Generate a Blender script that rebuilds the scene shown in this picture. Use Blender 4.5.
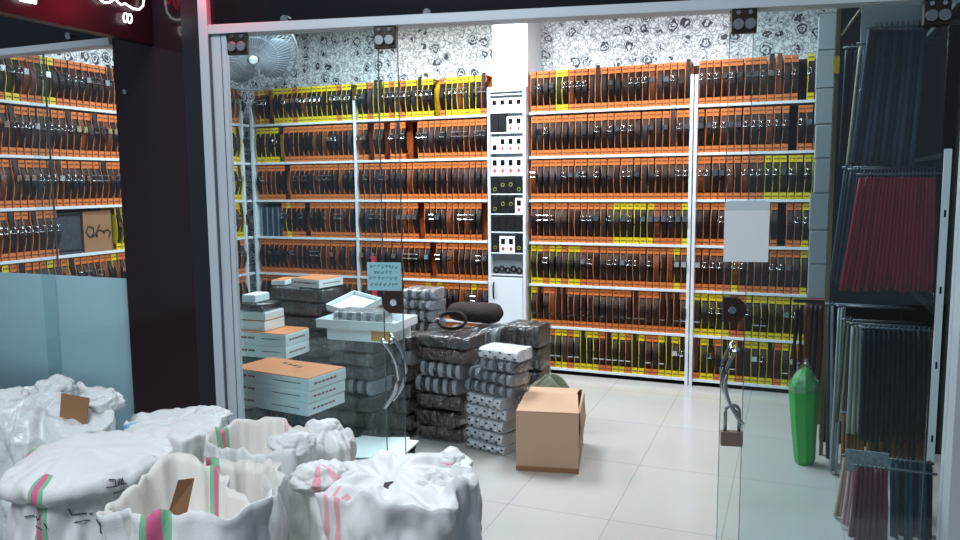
import bpy, math, random
from mathutils import Vector, Matrix, noise
R = math.radians
PI = math.pi
scene = bpy.context.scene
for o in list(bpy.data.objects):
    bpy.data.objects.remove(o)
col = scene.collection

# ------------------------------------------------------------------ camera
F_PX, YAW, PITCH, ROLL, CAM_Z = 772.82, 0.385384, 0.110686, -0.008969, 1.5332
_f = Vector((-math.sin(YAW) * math.cos(PITCH), math.cos(YAW) * math.cos(PITCH), -math.sin(PITCH)))
_r = Vector((math.cos(YAW), math.sin(YAW), 0))
_u = _r.cross(_f)
RIGHT = _r * math.cos(ROLL) + _u * math.sin(ROLL)
UP = -_r * math.sin(ROLL) + _u * math.cos(ROLL)
CAM = Vector((0, 0, CAM_Z))
cam_data = bpy.data.cameras.new('camera')
cam = bpy.data.objects.new('camera', cam_data)
col.objects.link(cam)
m = Matrix((RIGHT, UP, -_f)).transposed().to_4x4()
m.translation = CAM
cam.matrix_world = m
cam_data.sensor_width = 36
cam_data.lens = F_PX / 960 * 36
cam_data.clip_start = 0.05
scene.camera = cam

# ------------------------------------------------------------------ light
scene.view_settings.view_transform = 'Standard'
scene.view_settings.look = 'None'
scene.view_settings.gamma = 1
scene.view_settings.exposure = 0.0
scene.cycles.transparent_max_bounces = 32
world = bpy.data.worlds.new('evening_sky')
scene.world = world
world.use_nodes = True
bg = world.node_tree.nodes['Background']
bg.inputs[0].default_value = (0.62, 0.78, 1.0, 1)
bg.inputs[1].default_value = 0.20

def area(name, loc, size, power, color, rot=(0, 0, 0)):
    d = bpy.data.lights.new(name, 'AREA')
    d.shape = 'RECTANGLE'
    d.size, d.size_y = size
    d.energy = power
    d.color = color
    o = bpy.data.objects.new(name, d)
    o.location = loc
    o.rotation_euler = rot
    col.objects.link(o)
    return o

COOL = (0.88, 0.95, 1.0)
area('ceiling_lamp', (-3.6, 4.75, 2.93), (0.5, 1.3), 74, COOL)
area('ceiling_lamp', (-2.2, 4.9, 2.93), (0.5, 1.3), 80, COOL)
area('ceiling_lamp', (-0.7, 4.8, 2.93), (0.5, 1.2), 66, COOL)
area('street_lamp', (-1.6, -1.0, 4.4), (2.4, 1.6), 190, (0.88, 0.95, 1.0), (R(28), 0, 0))

# ------------------------------------------------------------------ helpers
def ray(px, py):
    return _f + RIGHT * ((px - 480) / F_PX) - UP * ((py - 270) / F_PX)
def atY(px, py, y):
    d = ray(px, py); return CAM + d * (y / d.y)
def atX(px, py, x):
    d = ray(px, py); return CAM + d * (x / d.x)
def atZ(px, py, z):
    d = ray(px, py); return CAM + d * ((z - CAM_Z) / d.z)
def D(px, py, depth): return CAM + ray(px, py) * depth
E0 = Vector((-2.327, 2.832, 0))
ED = Vector((0.9801, 0.1984, 0)); ED.normalize()
EN = Vector((-ED.y, ED.x, 0))          # points into the shop
E_ROT = math.atan2(ED.y, ED.x)
def ent(u, z, off=0.0):
    return E0 + ED * u + EN * off + Vector((0, 0, z))

def rgb(h):
    h = h.lstrip('#')
    c = [int(h[i:i + 2], 16) / 255 for i in (0, 2, 4)]
    return tuple(x / 12.92 if x <= 0.04045 else ((x + 0.055) / 1.055) ** 2.4 for x in c) + (1,)

def mat(name, color, rough=0.6, metal=0.0, bump=0.0, bscale=40.0, vary=0.0, vscale=6.0, emit=0, spec=0.5):
    m = bpy.data.materials.new(name)
    m.use_nodes = True
    nt = m.node_tree
    b = nt.nodes['Principled BSDF']
    c = rgb(color) if isinstance(color, str) else tuple(color) + (1,)
    b.inputs['Base Color'].default_value = c
    b.inputs['Roughness'].default_value = rough
    b.inputs['Metallic'].default_value = metal
    b.inputs['Specular IOR Level'].default_value = spec
    if emit:
        b.inputs['Emission Color'].default_value = c
        b.inputs['Emission Strength'].default_value = emit
    tc = None
    if bump or vary:
        tc = nt.nodes.new('ShaderNodeTexCoord')
    if bump:
        n = nt.nodes.new('ShaderNodeTexNoise'); n.inputs['Scale'].default_value = bscale
        n.inputs['Detail'].default_value = 4
        bp = nt.nodes.new('ShaderNodeBump'); bp.inputs['Strength'].default_value = bump
        bp.inputs['Distance'].default_value = 0.02
        nt.links.new(tc.outputs['Object'], n.inputs['Vector'])
        nt.links.new(n.outputs['Fac'], bp.inputs['Height'])
        nt.links.new(bp.outputs['Normal'], b.inputs['Normal'])
    if vary:
        n = nt.nodes.new('ShaderNodeTexNoise'); n.inputs['Scale'].default_value = vscale
        n.inputs['Detail'].default_value = 5
        mx = nt.nodes.new('ShaderNodeMix'); mx.data_type = 'RGBA'
        mx.inputs[6].default_value = tuple(x * (1 - vary) for x in c[:3]) + (1,)
        mx.inputs[7].default_value = tuple(min(1, x * (1 + vary)) for x in c[:3]) + (1,)
        nt.links.new(tc.outputs['Object'], n.inputs['Vector'])
        nt.links.new(n.outputs['Fac'], mx.inputs[0])
        nt.links.new(mx.outputs[2], b.inputs['Base Color'])
    return m

def glassy(name, tint, gloss=0.06, rough=0.0, bump=0.0, bscale=20, gcol=(1, 1, 1, 1)):
    """thin clear sheet: tinted see-through plus a mirror reflection that grows at grazing angles"""
    m = bpy.data.materials.new(name); m.use_nodes = True
    nt = m.node_tree; nt.nodes.clear()
    out = nt.nodes.new('ShaderNodeOutputMaterial')
    t = nt.nodes.new('ShaderNodeBsdfTransparent'); t.inputs[0].default_value = tuple(tint) + (1,)
    g = nt.nodes.new('ShaderNodeBsdfGlossy'); g.inputs['Roughness'].default_value = rough
    g.inputs[0].default_value = gcol
    fr = nt.nodes.new('ShaderNodeLayerWeight')            # 'Facing' behaves the same on both faces of a sheet
    pw = nt.nodes.new('ShaderNodeMath'); pw.operation = 'POWER'; pw.inputs[1].default_value = 4.0
    mul = nt.nodes.new('ShaderNodeMath'); mul.operation = 'MULTIPLY_ADD'; mul.inputs[1].default_value = 0.7; mul.inputs[2].default_value = gloss
    mul.use_clamp = True
    mx = nt.nodes.new('ShaderNodeMixShader')
    nt.links.new(fr.outputs['Facing'], pw.inputs[0]); nt.links.new(pw.outputs[0], mul.inputs[0]); nt.links.new(mul.outputs[0], mx.inputs[0])
    nt.links.new(t.outputs[0], mx.inputs[1]); nt.links.new(g.outputs[0], mx.inputs[2])
    nt.links.new(mx.outputs[0], out.inputs[0])
    if bump:
        tc = nt.nodes.new('ShaderNodeTexCoord')
        n = nt.nodes.new('ShaderNodeTexNoise'); n.inputs['Scale'].default_value = bscale; n.inputs['Detail'].default_value = 3
        bp = nt.nodes.new('ShaderNodeBump'); bp.inputs['Strength'].default_value = bump; bp.inputs['Distance'].default_value = 0.03
        nt.links.new(tc.outputs['Object'], n.inputs['Vector']); nt.links.new(n.outputs['Fac'], bp.inputs['Height'])
        nt.links.new(bp.outputs['Normal'], g.inputs['Normal']); nt.links.new(bp.outputs['Normal'], fr.inputs['Normal'])
    return m

class MB:
    def __init__(self):
        self.v, self.f, self.m, self.s = [], [], [], []
    def add(self, vs, fs, mi=0, smooth=False):
        o = len(self.v)
        self.v += [Vector(p) for p in vs]
        for f in fs:
            self.f.append([i + o for i in f]); self.m.append(mi); self.s.append(smooth)
        return self
    def hexa(self, p, mi=0):               # 8 corners: bottom ring then top ring
        return self.add(p, [(3, 2, 1, 0), (4, 5, 6, 7), (0, 1, 5, 4), (1, 2, 6, 5), (2, 3, 7, 6), (3, 0, 4, 7)], mi)
    def box(self, x0, x1, y0, y1, z0, z1, mi=0, M=None):
        p = [(x0, y0, z0), (x1, y0, z0), (x1, y1, z0), (x0, y1, z0), (x0, y0, z1), (x1, y0, z1), (x1, y1, z1), (x0, y1, z1)]
        if M is not None: p = [M @ Vector(q) for q in p]
        return self.hexa(p, mi)
    def grid(self, rows, closed=True, mi=0, smooth=True, cap0=False, cap1=False):
        n = len(rows[0]); o = len(self.v)
        for r in rows: self.v += [Vector(p) for p in r]
        for j in range(len(rows) - 1):
            for i in range(n if closed else n - 1):
                k = (i + 1) % n
                mm = mi(i, j) if callable(mi) else mi
                self.f.append([o + j * n + i, o + j * n + k, o + (j + 1) * n + k, o + (j + 1) * n + i])
                self.m.append(mm); self.s.append(smooth)
        mm = mi(0, 10 ** 6) if callable(mi) else mi
        if cap0: self.f.append([o + i for i in range(n)][::-1]); self.m.append(mm); self.s.append(False)
        if cap1:
            b = o + (len(rows) - 1) * n
            self.f.append([b + i for i in range(n)]); self.m.append(mm); self.s.append(False)
        return self
    def tube(self, path, r, seg=8, mi=0, cap=True):
        path = [Vector(p) for p in path]; rows = []
        ref = Vector((0, 0, 1))
        for i, p in enumerate(path):
            t = (path[min(i + 1, len(path) - 1)] - path[max(i - 1, 0)]).normalized()
            a = t.cross(ref)
            if a.length < 0.2: a = t.cross(Vector((1, 0, 0)))
            a.normalize(); b = t.cross(a)
            rr = r[i] if isinstance(r, (list, tuple)) else r
            rows.append([p + (a * math.cos(2 * PI * k / seg) + b * math.sin(2 * PI * k / seg)) * rr for k in range(seg)])
        return self.grid(rows, True, mi, True, cap, cap)
    def disc(self, c, ax, r, h, seg=24, mi=0):   # short cylinder from c along ax
        c = Vector(c); ax = Vector(ax).normalized()
        a = ax.cross(Vector((0, 0, 1)))
        if a.length < 0.2: a = ax.cross(Vector((1, 0, 0)))
        a.normalize(); b = ax.cross(a)
        rows = []
        for rr, t in ((r, 0), (r, h * 0.8), (r * 0.9, h)):
            rows.append([c + ax * t + (a * math.cos(2 * PI * k / seg) + b * math.sin(2 * PI * k / seg)) * rr for k in range(seg)])
        return self.grid(rows, True, mi, False, True, True)
    def torus(self, c, ax, Rr, r, seg=32, sub=8, mi=0):
        c = Vector(c); ax = Vector(ax).normalized()
        a = ax.cross(Vector((0, 0, 1)))
        if a.length < 0.2: a = ax.cross(Vector((1, 0, 0)))
        a.normalize(); b = ax.cross(a); rows = []
        for i in range(seg + 1):
            t = 2 * PI * i / seg; d = a * math.cos(t) + b * math.sin(t)
            rows.append([c + d * (Rr + r * math.cos(2 * PI * k / sub)) + ax * (r * math.sin(2 * PI * k / sub)) for k in range(sub)])
        return self.grid(rows, True, mi, True)
    def prism(self, poly, d, mi=0):         # planar polygon (3D points) pushed along vector d
        n = len(poly); d = Vector(d)
        vs = [Vector(p) for p in poly] + [Vector(p) + d for p in poly]
        fs = [list(range(n))[::-1], list(range(n, 2 * n))] + [(i, (i + 1) % n, n + (i + 1) % n, n + i) for i in range(n)]
        return self.add(vs, fs, mi)
    def mesh(self, name, mats, M=None):
        me = bpy.data.meshes.new(name)
        vs = [M @ p for p in self.v] if M is not None else self.v
        me.from_pydata([tuple(p) for p in vs], [], self.f)
        for k in (mats if isinstance(mats, (list, tuple)) else [mats]): me.materials.append(k)
        me.polygons.foreach_set('material_index', self.m)
        me.polygons.foreach_set('use_smooth', self.s)
        me.update()
        return me
    def build(self, name, mats, parent=None, bevel=0, local=False, sub=0):
        M = None
        if parent is not None and not local: M = wmat(parent).inverted()
        o = bpy.data.objects.new(name, self.mesh(name, mats, M)); col.objects.link(o)
        if parent is not None: o.parent = parent
        if bevel:
            b = o.modifiers.new('bevel', 'BEVEL'); b.width = bevel; b.segments = 2; b.limit_method = 'ANGLE'
        if sub:
            s = o.modifiers.new('sub', 'SUBSURF'); s.levels = s.render_levels = sub
        return o

def wmat(o):
    M = o.matrix_basis.copy()
    while o.parent is not None:
        o = o.parent; M = o.matrix_basis @ M
    return M
def tag(o, label=None, cat=None, group=None, kind=None):
    if label: o['label'] = label
    if cat: o['category'] = cat
    if group: o['group'] = group
    if kind: o['kind'] = kind
    return o
def thing(name, label, cat, loc=(0, 0, 0), rotz=0, group=None):
    o = bpy.data.objects.new(name, None); col.objects.link(o)
    o.empty_display_size = 0.05
    o.location = loc; o.rotation_euler = (0, 0, rotz)
    return tag(o, label, cat, group)
def struct(name, bm, mats, label=None, cat=None, **k):
    o = bm.build(name, mats, **k)
    if label: o['label'] = label
    if cat: o['category'] = cat
    o['kind'] = 'structure'
    return o
def ident(v): return Vector(v)
ORD = ['first', 'second', 'third', 'fourth', 'fifth', 'sixth', 'seventh', 'eighth', 'ninth', 'tenth', 'eleventh', 'twelfth', 'thirteenth',
       'fourteenth', 'fifteenth', 'sixteenth', 'seventeenth', 'eighteenth', 'nineteenth', 'twentieth', 'twenty-first', 'twenty-second',
       'twenty-third', 'twenty-fourth', 'twenty-fifth', 'twenty-sixth', 'twenty-seventh', 'twenty-eighth', 'twenty-ninth', 'thirtieth']
def nz(x, y, z): return noise.noise(Vector((x, y, z)))

# ------------------------------------------------------------------ materials
M_white = mat('white_paint', '#e9edf2', 0.45, vary=0.03)
M_cab = mat('cabinet_white', '#d2d9e1', 0.4)
M_shelf = mat('white_shelf', '#cdd3da', 0.4)
M_backp = mat('shaded_backing', '#2a1a14', 0.8)  # shade behind the belts, painted into the panel colour
M_alu = mat('brushed_aluminium', '#c0cad2', 0.4, 0.15, vary=0.08, vscale=3)
M_aludk = mat('aluminium_groove', '#59626c', 0.4, 0.1)
M_black = mat('black_gloss_panel', '#2a1a22', 0.10, spec=0.5)
M_blackm = mat('black_matte', '#060608', 0.8, spec=0.12)
M_fascia = mat('black_fascia', '#0e1118', 0.12, spec=0.5)
M_chrome = mat('chrome', '#cfd4d8', 0.14, 1.0)
M_steel = mat('steel', '#8f959b', 0.35, 0.9)
M_clamp = mat('bronze_clamp', '#3a3532', 0.35, 0.7)
M_orange = mat('orange_card', '#c66a2a', 0.7, vary=0.14, vscale=9)
M_yellow = mat('yellow_card', '#d2b808', 0.6, vary=0.08, vscale=9)
M_ink = mat('dark_ink', '#241006', 0.8)
M_lblack = mat('black_leather', '#100c0e', 0.38, bump=0.3, bscale=160, vary=0.3, vscale=12, spec=0.22)
M_lbrown = mat('dark_brown_leather', '#1c110f', 0.42, bump=0.3, bscale=160, vary=0.3, vscale=12, spec=0.22)
M_lnavy = mat('blue_black_leather', '#15121a', 0.42, bump=0.3, bscale=160, vary=0.3, vscale=12, spec=0.22)
M_ltan = mat('tan_leather', '#5e3018', 0.5, bump=0.2, bscale=160, vary=0.2, vscale=12, spec=0.22)
M_lgrey = mat('grey_leather', '#2a2326', 0.5, bump=0.2, bscale=160, vary=0.25, vscale=12, spec=0.22)
M_card = mat('cardboard', '#b39278', 0.8, vary=0.06, vscale=4)
M_carddk = mat('dark_cardboard', '#8a6444', 0.85, vary=0.1, vscale=8)  # darker brown card for loose pieces
M_tape = mat('packing_tape', '#b7946c', 0.25)
M_boxw = mat('white_box_card', '#e6ecee', 0.5, vary=0.03)
M_boxo = mat('orange_box_lid', '#cb7c48', 0.5, vary=0.15, vscale=14)
M_print = mat('grey_print', '#4a4a50', 0.7)
M_redp = mat('red_print', '#b5303a', 0.6)
M_paper = mat('white_paper', '#e8eef0', 0.6)
M_teal = mat('pale_blue_paper', '#8fc3cf', 0.6)
M_greybox = mat('grey_box_card', '#828c93', 0.6, vary=0.04)
M_wood = mat('brown_wood', '#6e3a22', 0.5, vary=0.25, vscale=10)
M_brass = mat('brass', '#6e6030', 0.5, 0.3)
M_olive = mat('olive_cloth', '#7c8470', 0.85, vary=0.12, bump=0.2, bscale=90)
M_fur = mat('dark_brown_fur', '#2c2020', 0.9, bump=0.8, bscale=140, vary=0.3)
M_greenbag = mat('green_plastic', '#2fa044', 0.25, vary=0.12, vscale=7, bump=0.1, bscale=15)
M_red = mat('red_plastic', '#d5283a', 0.4)
M_green = mat('green_woven_stripe', '#79b592', 0.6, bump=0.15, bscale=300)
M_pink = mat('pink_woven_stripe', '#d4648c', 0.6, bump=0.15, bscale=300)
M_pinkpale = mat('pale_pink_stripe', '#e9a7b4', 0.6, bump=0.15, bscale=300)
M_blue = mat('blue_woven_stripe', '#7fb6dc', 0.6, bump=0.15, bscale=300)
M_sack = mat('white_woven_sack', '#dcdedd', 0.5, bump=0.12, bscale=260, vary=0.035, vscale=5)
M_sackin = mat('sack_lining', '#dedbd6', 0.6, bump=0.12, bscale=260, vary=0.05, vscale=5)
M_sackclear = mat('thin_white_plastic', '#d9dfe0', 0.3, bump=0.35, bscale=30, vary=0.06, vscale=9)
M_dish = mat('fan_grey_plastic', '#8b9199', 0.5)
M_glass = glassy('door_glass', (0.90, 0.945, 0.95), 0.03)
M_glassedge = mat('glass_edge', '#3d4d52', 0.15)
M_wrap = glassy('clear_wrap', (0.95, 0.955, 0.96), 0.12, 0.14, bump=1.0, bscale=30)
M_wrapthin = glassy('thin_clear_wrap', (0.96, 0.965, 0.97), 0.012, 0.15, bump=0.3, bscale=22)
M_neonw = mat('white_neon', (1, 1, 1), 0.4, emit=3)
M_neonr = mat('red_neon', (1, 0.02, 0.03), 0.4, emit=2.2)
M_socket = mat('red_glow_sign_panel', '#38101a', 0.35)  # base colour includes the red glow of the neon letters

def frosted():
    m = bpy.data.materials.new('frosted_film'); m.use_nodes = True
    nt = m.node_tree; nt.nodes.clear()
    out = nt.nodes.new('ShaderNodeOutputMaterial')
    d = nt.nodes.new('ShaderNodeBsdfDiffuse'); d.inputs[0].default_value = (0.58, 0.68, 0.73, 1)
    t = nt.nodes.new('ShaderNodeBsdfTranslucent'); t.inputs[0].default_value = (0.55, 0.68, 0.73, 1)
    tr = nt.nodes.new('ShaderNodeBsdfTransparent'); tr.inputs[0].default_value = (0.8, 0.95, 1, 1)
    g = nt.nodes.new('ShaderNodeBsdfGlossy'); g.inputs['Roughness'].default_value = 0.25
    a = nt.nodes.new('ShaderNodeMixShader'); a.inputs[0].default_value = 0.6
    b = nt.nodes.new('ShaderNodeMixShader'); b.inputs[0].default_value = 0.12
    c = nt.nodes.new('ShaderNodeMixShader'); c.inputs[0].default_value = 0.05
    nt.links.new(d.outputs[0], a.inputs[1]); nt.links.new(t.outputs[0], a.inputs[2])
    nt.links.new(a.outputs[0], b.inputs[1]); nt.links.new(tr.outputs[0], b.inputs[2])
    nt.links.new(b.outputs[0], c.inputs[1]); nt.links.new(g.outputs[0], c.inputs[2])
    nt.links.new(c.outputs[0], out.inputs[0])
    return m
M_film = frosted()

def wallpaper():
    m = bpy.data.materials.new('floral_wallpaper'); m.use_nodes = True
    nt = m.node_tree; b = nt.nodes['Principled BSDF']; b.inputs['Roughness'].default_value = 0.55
    tc = nt.nodes.new('ShaderNodeTexCoord')
    # distort coordinates a little so the outlines curl
    n = nt.nodes.new('ShaderNodeTexNoise'); n.inputs['Scale'].default_value = 22; n.inputs['Detail'].default_value = 2
    sc = nt.nodes.new('ShaderNodeVectorMath'); sc.operation = 'SCALE'; sc.inputs[3].default_value = 0.05
    ad = nt.nodes.new('ShaderNodeVectorMath'); ad.operation = 'ADD'
    nt.links.new(tc.outputs['Object'], n.inputs['Vector'])
    nt.links.new(n.outputs['Color'], sc.inputs[0]); nt.links.new(sc.outputs[0], ad.inputs[0]); nt.links.new(tc.outputs['Object'], ad.inputs[1])
    v1 = nt.nodes.new('ShaderNodeTexVoronoi'); v1.inputs['Scale'].default_value = 8.8; v1.inputs['Randomness'].default_value = 0.5
    v2 = nt.nodes.new('ShaderNodeTexVoronoi'); v2.feature = 'DISTANCE_TO_EDGE'; v2.inputs['Scale'].default_value = 20
    v3 = nt.nodes.new('ShaderNodeTexNoise'); v3.inputs['Scale'].default_value = 25; v3.inputs['Detail'].default_value = 1
    for x in (v1, v2, v3): nt.links.new(ad.outputs[0], x.inputs['Vector'])
    def ramp(src, p0, c0, p1, c1):
        r = nt.nodes.new('ShaderNodeValToRGB'); e = r.color_ramp.elements
        e[0].position, e[0].color = p0, (c0, c0, c0, 1); e[1].position, e[1].color = p1, (c1, c1, c1, 1)
        nt.links.new(src, r.inputs[0]); return r.outputs[0]
    def mth(op, x, y=None):
        k = nt.nodes.new('ShaderNodeMath'); k.operation = op
        for i, q in enumerate((x, y)):
            if q is None: continue
            if isinstance(q, (int, float)): k.inputs[i].default_value = q
            else: nt.links.new(q, k.inputs[i])
        return k.outputs[0]
    rose = ramp(v1.outputs['Distance'], 0.44, 1, 0.52, 0)        # 1 inside the roses
    rings = mth('SINE', mth('ADD', mth('MULTIPLY', v1.outputs['Distance'], 30.0), mth('MULTIPLY', v3.outputs['Fac'], 10.0)))
    petal = ramp(rings, -0.45, 0.1, 0.0, 1)                      # dark curled petals
    band = mth('ABSOLUTE', mth('SUBTRACT', v3.outputs['Fac'], 0.5))
    l1 = ramp(band, 0.018, 1, 0.038, 0)
    l2 = ramp(v2.outputs['Distance'], 0.03, 1, 0.07, 0)
    line = mth('MAXIMUM', l1, l2)
    mul = nt.nodes.new('ShaderNodeMath'); mul.operation = 'MULTIPLY'
    nt.links.new(rose, mul.inputs[0]); nt.links.new(petal, mul.inputs[1])
    s2 = nt.nodes.new('ShaderNodeMath'); s2.operation = 'MULTIPLY'; s2.inputs[1].default_value = 0.62
    nt.links.new(line, s2.inputs[0])
    mxx = nt.nodes.new('ShaderNodeMath'); mxx.operation = 'MAXIMUM'
    nt.links.new(mul.outputs[0], mxx.inputs[0]); nt.links.new(s2.outputs[0], mxx.inputs[1])
    mx = nt.nodes.new('ShaderNodeMix'); mx.data_type = 'RGBA'
    mx.inputs[6].default_value = (0.90, 0.93, 0.97, 1); mx.inputs[7].default_value = (0.03, 0.04, 0.06, 1)
    nt.links.new(mxx.outputs[0], mx.inputs[0]); nt.links.new(mx.outputs[2], b.inputs['Base Color'])
    return m
M_wallpaper = wallpaper()

def tilefloor():
    m = bpy.data.materials.new('glazed_floor_tile'); m.use_nodes = True
    nt = m.node_tree; b = nt.nodes['Principled BSDF']; b.inputs['Roughness'].default_value = 0.16
    tc = nt.nodes.new('ShaderNodeTexCoord')
    mp = nt.nodes.new('ShaderNodeMapping'); mp.inputs['Location'].default_value = (0.735 - 0.0, -3.36, 0)
    br = nt.nodes.new('ShaderNodeTexBrick')
    br.offset = 0.0
    br.inputs['Scale'].default_value = 1.0; br.inputs['Brick Width'].default_value = 0.4925; br.inputs['Row Height'].default_value = 0.74
    br.inputs['Mortar Size'].default_value = 0.0028; br.inputs['Mortar Smooth'].default_value = 0.3
    br.inputs['Color1'].default_value = (0.47, 0.462, 0.445, 1); br.inputs['Color2'].default_value = (0.50, 0.492, 0.475, 1)
    br.inputs['Mortar'].default_value = (0.34, 0.333, 0.325, 1)
    nt.links.new(tc.outputs['Object'], mp.inputs[0]); nt.links.new(mp.outputs[0], br.inputs['Vector'])
    n = nt.nodes.new('ShaderNodeTexNoise'); n.inputs['Scale'].default_value = 3
    mx = nt.nodes.new('ShaderNodeMix'); mx.data_type = 'RGBA'; mx.blend_type = 'MULTIPLY'; mx.inputs[0].default_value = 0.12
    nt.links.new(tc.outputs['Object'], n.inputs['Vector'])
    nt.links.new(br.outputs['Color'], mx.inputs[6]); nt.links.new(n.outputs['Color'], mx.inputs[7])
    nt.links.new(mx.outputs[2], b.inputs['Base Color'])
    return m
M_floor = tilefloor()
M_pave = mat('pavement', '#6d6c6a', 0.85, bump=0.3, bscale=60, vary=0.2, vscale=8)
M_ceil = mat('ceiling_white', '#e6e8ea', 0.7)

# ------------------------------------------------------------------ room shell
XL, YB, XR, ZC = -4.90, 6.29, 0.95, 3.0
WY = 2.84                                        # plane of the shop front beside the pillar
P_A = Vector((-5.0, WY, 0)); P_B = Vector((-2.50, WY, 0)); P_C = ent(-0.133, 0); P_D = ent(3.6, 0)
T_C, T_D = ent(-.133, 0, -.40), ent(3.6, 0, -.40)
fl = [(-5.0, WY, 0), (T_C.x, WY, 0), tuple(T_C), tuple(T_D), (P_D.x, 6.4, 0), (-5.0, 6.4, 0)]
struct('floor', MB().prism([Vector(p) - Vector((0, 0, .06)) for p in fl], (0, 0, .06)), M_floor, 'pale glossy tiled shop floor with thin grout lines', 'floor')
pv = [(-7, -3, 0), (5, -3, 0), (5, T_D.y, 0), tuple(T_D), tuple(T_C), (T_C.x, WY, 0), (-7, WY, 0)]
struct('pavement', MB().prism([Vector(p) - Vector((0, 0, .06)) for p in pv], (0, 0, .06)), M_pave, 'grey pavement outside the shop front', 'pavement')
struct('ceiling', MB().prism([Vector(p) + Vector((0, 0, ZC)) for p in fl], (0, 0, .06)), M_ceil, 'white shop ceiling', 'ceiling')
struct('wall_back', MB().box(-5, 1.1, YB, YB + .1, 0, ZC), M_wallpaper, 'back wall papered in black and white roses', 'wall')
struct('wall_left', MB().box(XL - .1, XL, WY, YB, 0, ZC), M_wallpaper, 'side wall behind the shelves seen through the window', 'wall')
struct('wall_right', MB().box(XR, XR + .1, 3.6, YB, 0, ZC), M_blackm, 'black side wall behind the hanging straps', 'wall')
struct('wall_right_partition', MB().box(.186, XR, 4.86, 4.92, 0, ZC), M_blackm, 'black partition behind the hanging straps', 'wall')
# white column that rises behind the white cabinet
struct('trim_1', MB().box(-2.285, -1.985, 5.93, YB, 0, ZC), M_white, 'white boxed column above the white cabinet', 'column', bevel=.004)

# --- shop front: black pillar, fascia, rails
pl = struct('wall_front', MB().box(-3.027, -2.60, WY, WY + .12, 0, ZC), M_black, 'black glossy pillar between window and glass doors', 'pillar')
MB().box(-2.595, P_C.x - .002, WY - .012, WY + .10, 0, ZC).build('pillar_edge_strip', mat('dark_strip', '#23262e', 0.3), pl)
c = atY(126, 92, WY)
MB().disc((c.x, WY, c.z), (0, -1, 0), .012, .012).build('screw_cap', M_chrome, pl)
hd = struct('wall_front_fascia', MB().box(-5.0, -3.029, WY + .01, WY + .09, 2.24, ZC), M_fascia, 'dark glass panel above the frosted window', 'fascia')
c = atY(69, 38, WY)
MB().disc((c.x, WY + .01, c.z + .01), (0, -1, 0), .017, .02).build('bolt', M_chrome, hd)
def eslab(bm, u0, u1, z0, z1, o0, o1, mi=0):
    return bm.hexa([ent(u0, z0, o0), ent(u1, z0, o0), ent(u1, z0, o1), ent(u0, z0, o1), ent(u0, z1, o0), ent(u1, z1, o0), ent(u1, z1, o1), ent(u0, z1, o1)], mi)
fa = struct('wall_front_fascia', eslab(MB(), -.133, 3.6, 2.240, ZC, .0, .1), M_fascia, 'black glossy fascia above the glass doors', 'fascia')
for px, py in ((286, 20), (428, 14), (694, -1)):
    d = ray(px, py); t = (E0 - CAM).dot(EN) / d.dot(EN); p = CAM + d * t
    MB().disc(p, -EN, .019, .022).build('bolt', M_chrome, fa)
rl = struct('trim_2', eslab(MB(), -.133, 3.0, 2.198, 2.238, -.03, .06), M_alu, 'aluminium door rail above the glass doors', 'rail', bevel=.002)
struct('trim_3', MB().box(-5.0, -3.03, WY - .02, WY + .06, 2.205, 2.238), M_alu, 'aluminium rail above the frosted window', 'rail', bevel=.002)
jb = struct('trim_4', eslab(MB(), -.131, -.088, 0, ZC, -.035, .02), M_alu, 'aluminium door post beside the black pillar', 'post', bevel=.002)
eslab(MB(), -.086, -.014, 0, 2.196, -.012, .010).build('inner_profile', M_alu, jb)
eslab(MB(), -.0875, -.0855, 0, 2.196, -.03, .008).build('groove', M_aludk, jb)
eslab(MB(), -.040, -.036, 0, 2.196, -.0135, .008).build('groove', M_aludk, jb)
jr = struct('trim_5', eslab(MB(), 2.985, 3.035, 0, 2.197, -.03, .07), M_alu, 'aluminium door post beside the hanging straps', 'post', bevel=.002)
struct('wall_front_corner', eslab(MB(), 3.036, 3.6, 0, 2.239, -.02, .1), M_black, 'black wall panel at the end of the shop front', 'wall')

# --- window with frosted film (two overlapping panes)
w1 = thing('window_1', 'shop window with frosted film on its lower half', 'window', (-3.9, WY, 0)); w1['kind'] = 'structure'
MB().box(-4.85, -3.535, WY + .034, WY + .042, .02, 2.204).build('glass_pane', M_glass, w1)
MB().box(-3.625, -3.03, WY + .012, WY + .020, .02, 2.204).build('glass_pane', M_glass, w1)
MB().box(-3.5345, -3.5315, WY + .033, WY + .043, .02, 2.204).build('pane_edge', M_glassedge, w1)
MB().box(-4.85, -3.537, WY + .0425, WY + .0435, .02, 1.082).build('frosted_film', M_film, w1)
MB().box(-3.540, -3.031, WY + .0205, WY + .0215, .02, 1.085).build('frosted_film', M_film, w1)
MB().box(-4.9, -3.03, WY + .0, WY + .07, 0, .019).build('sill', M_alu, w1)

# --- glass doors: fixed panes and sliding leaves
def pane(name, label, u0, u1, off, edge, z0=.02, z1=2.196, cat='glass pane'):
    o = thing(name, label, cat, ent((u0 + u1) / 2, 0, off)); o['kind'] = 'structure'
    eslab(MB(), u0, u1, z0, z1, off, off + .01).build('glass_pane', M_glass, o)
    if edge is not None:
        eslab(MB(), edge - .0010, edge + .0010, z0, z1, off - .0006, off + .0106).build('pane_edge', M_glassedge, o)
    return o
pane('window_2', 'fixed glass pane between pillar post and the teal notice', -.012, .666, .030, .667)
pane('window_3', 'fixed glass pane in front of the hanging straps', 2.209, 2.984, .030, 2.208)
def clamp(root, u, z, w=.095, h=.09):
    o = eslab(MB(), u, u + w, z - h, z + .002, -.022, -.001).build('roller_clamp', M_clamp, root, bevel=.003)
    for k in (.27, .73):
        MB().disc(ent(u + w * k, z - h * .62, -.022), -EN, .021, .012).build('roller', M_steel, o)
        MB().disc(ent(u + w * k, z - h * .14, -.022), -EN, .009, .008, 12).build('screw', M_chrome, o)
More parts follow.
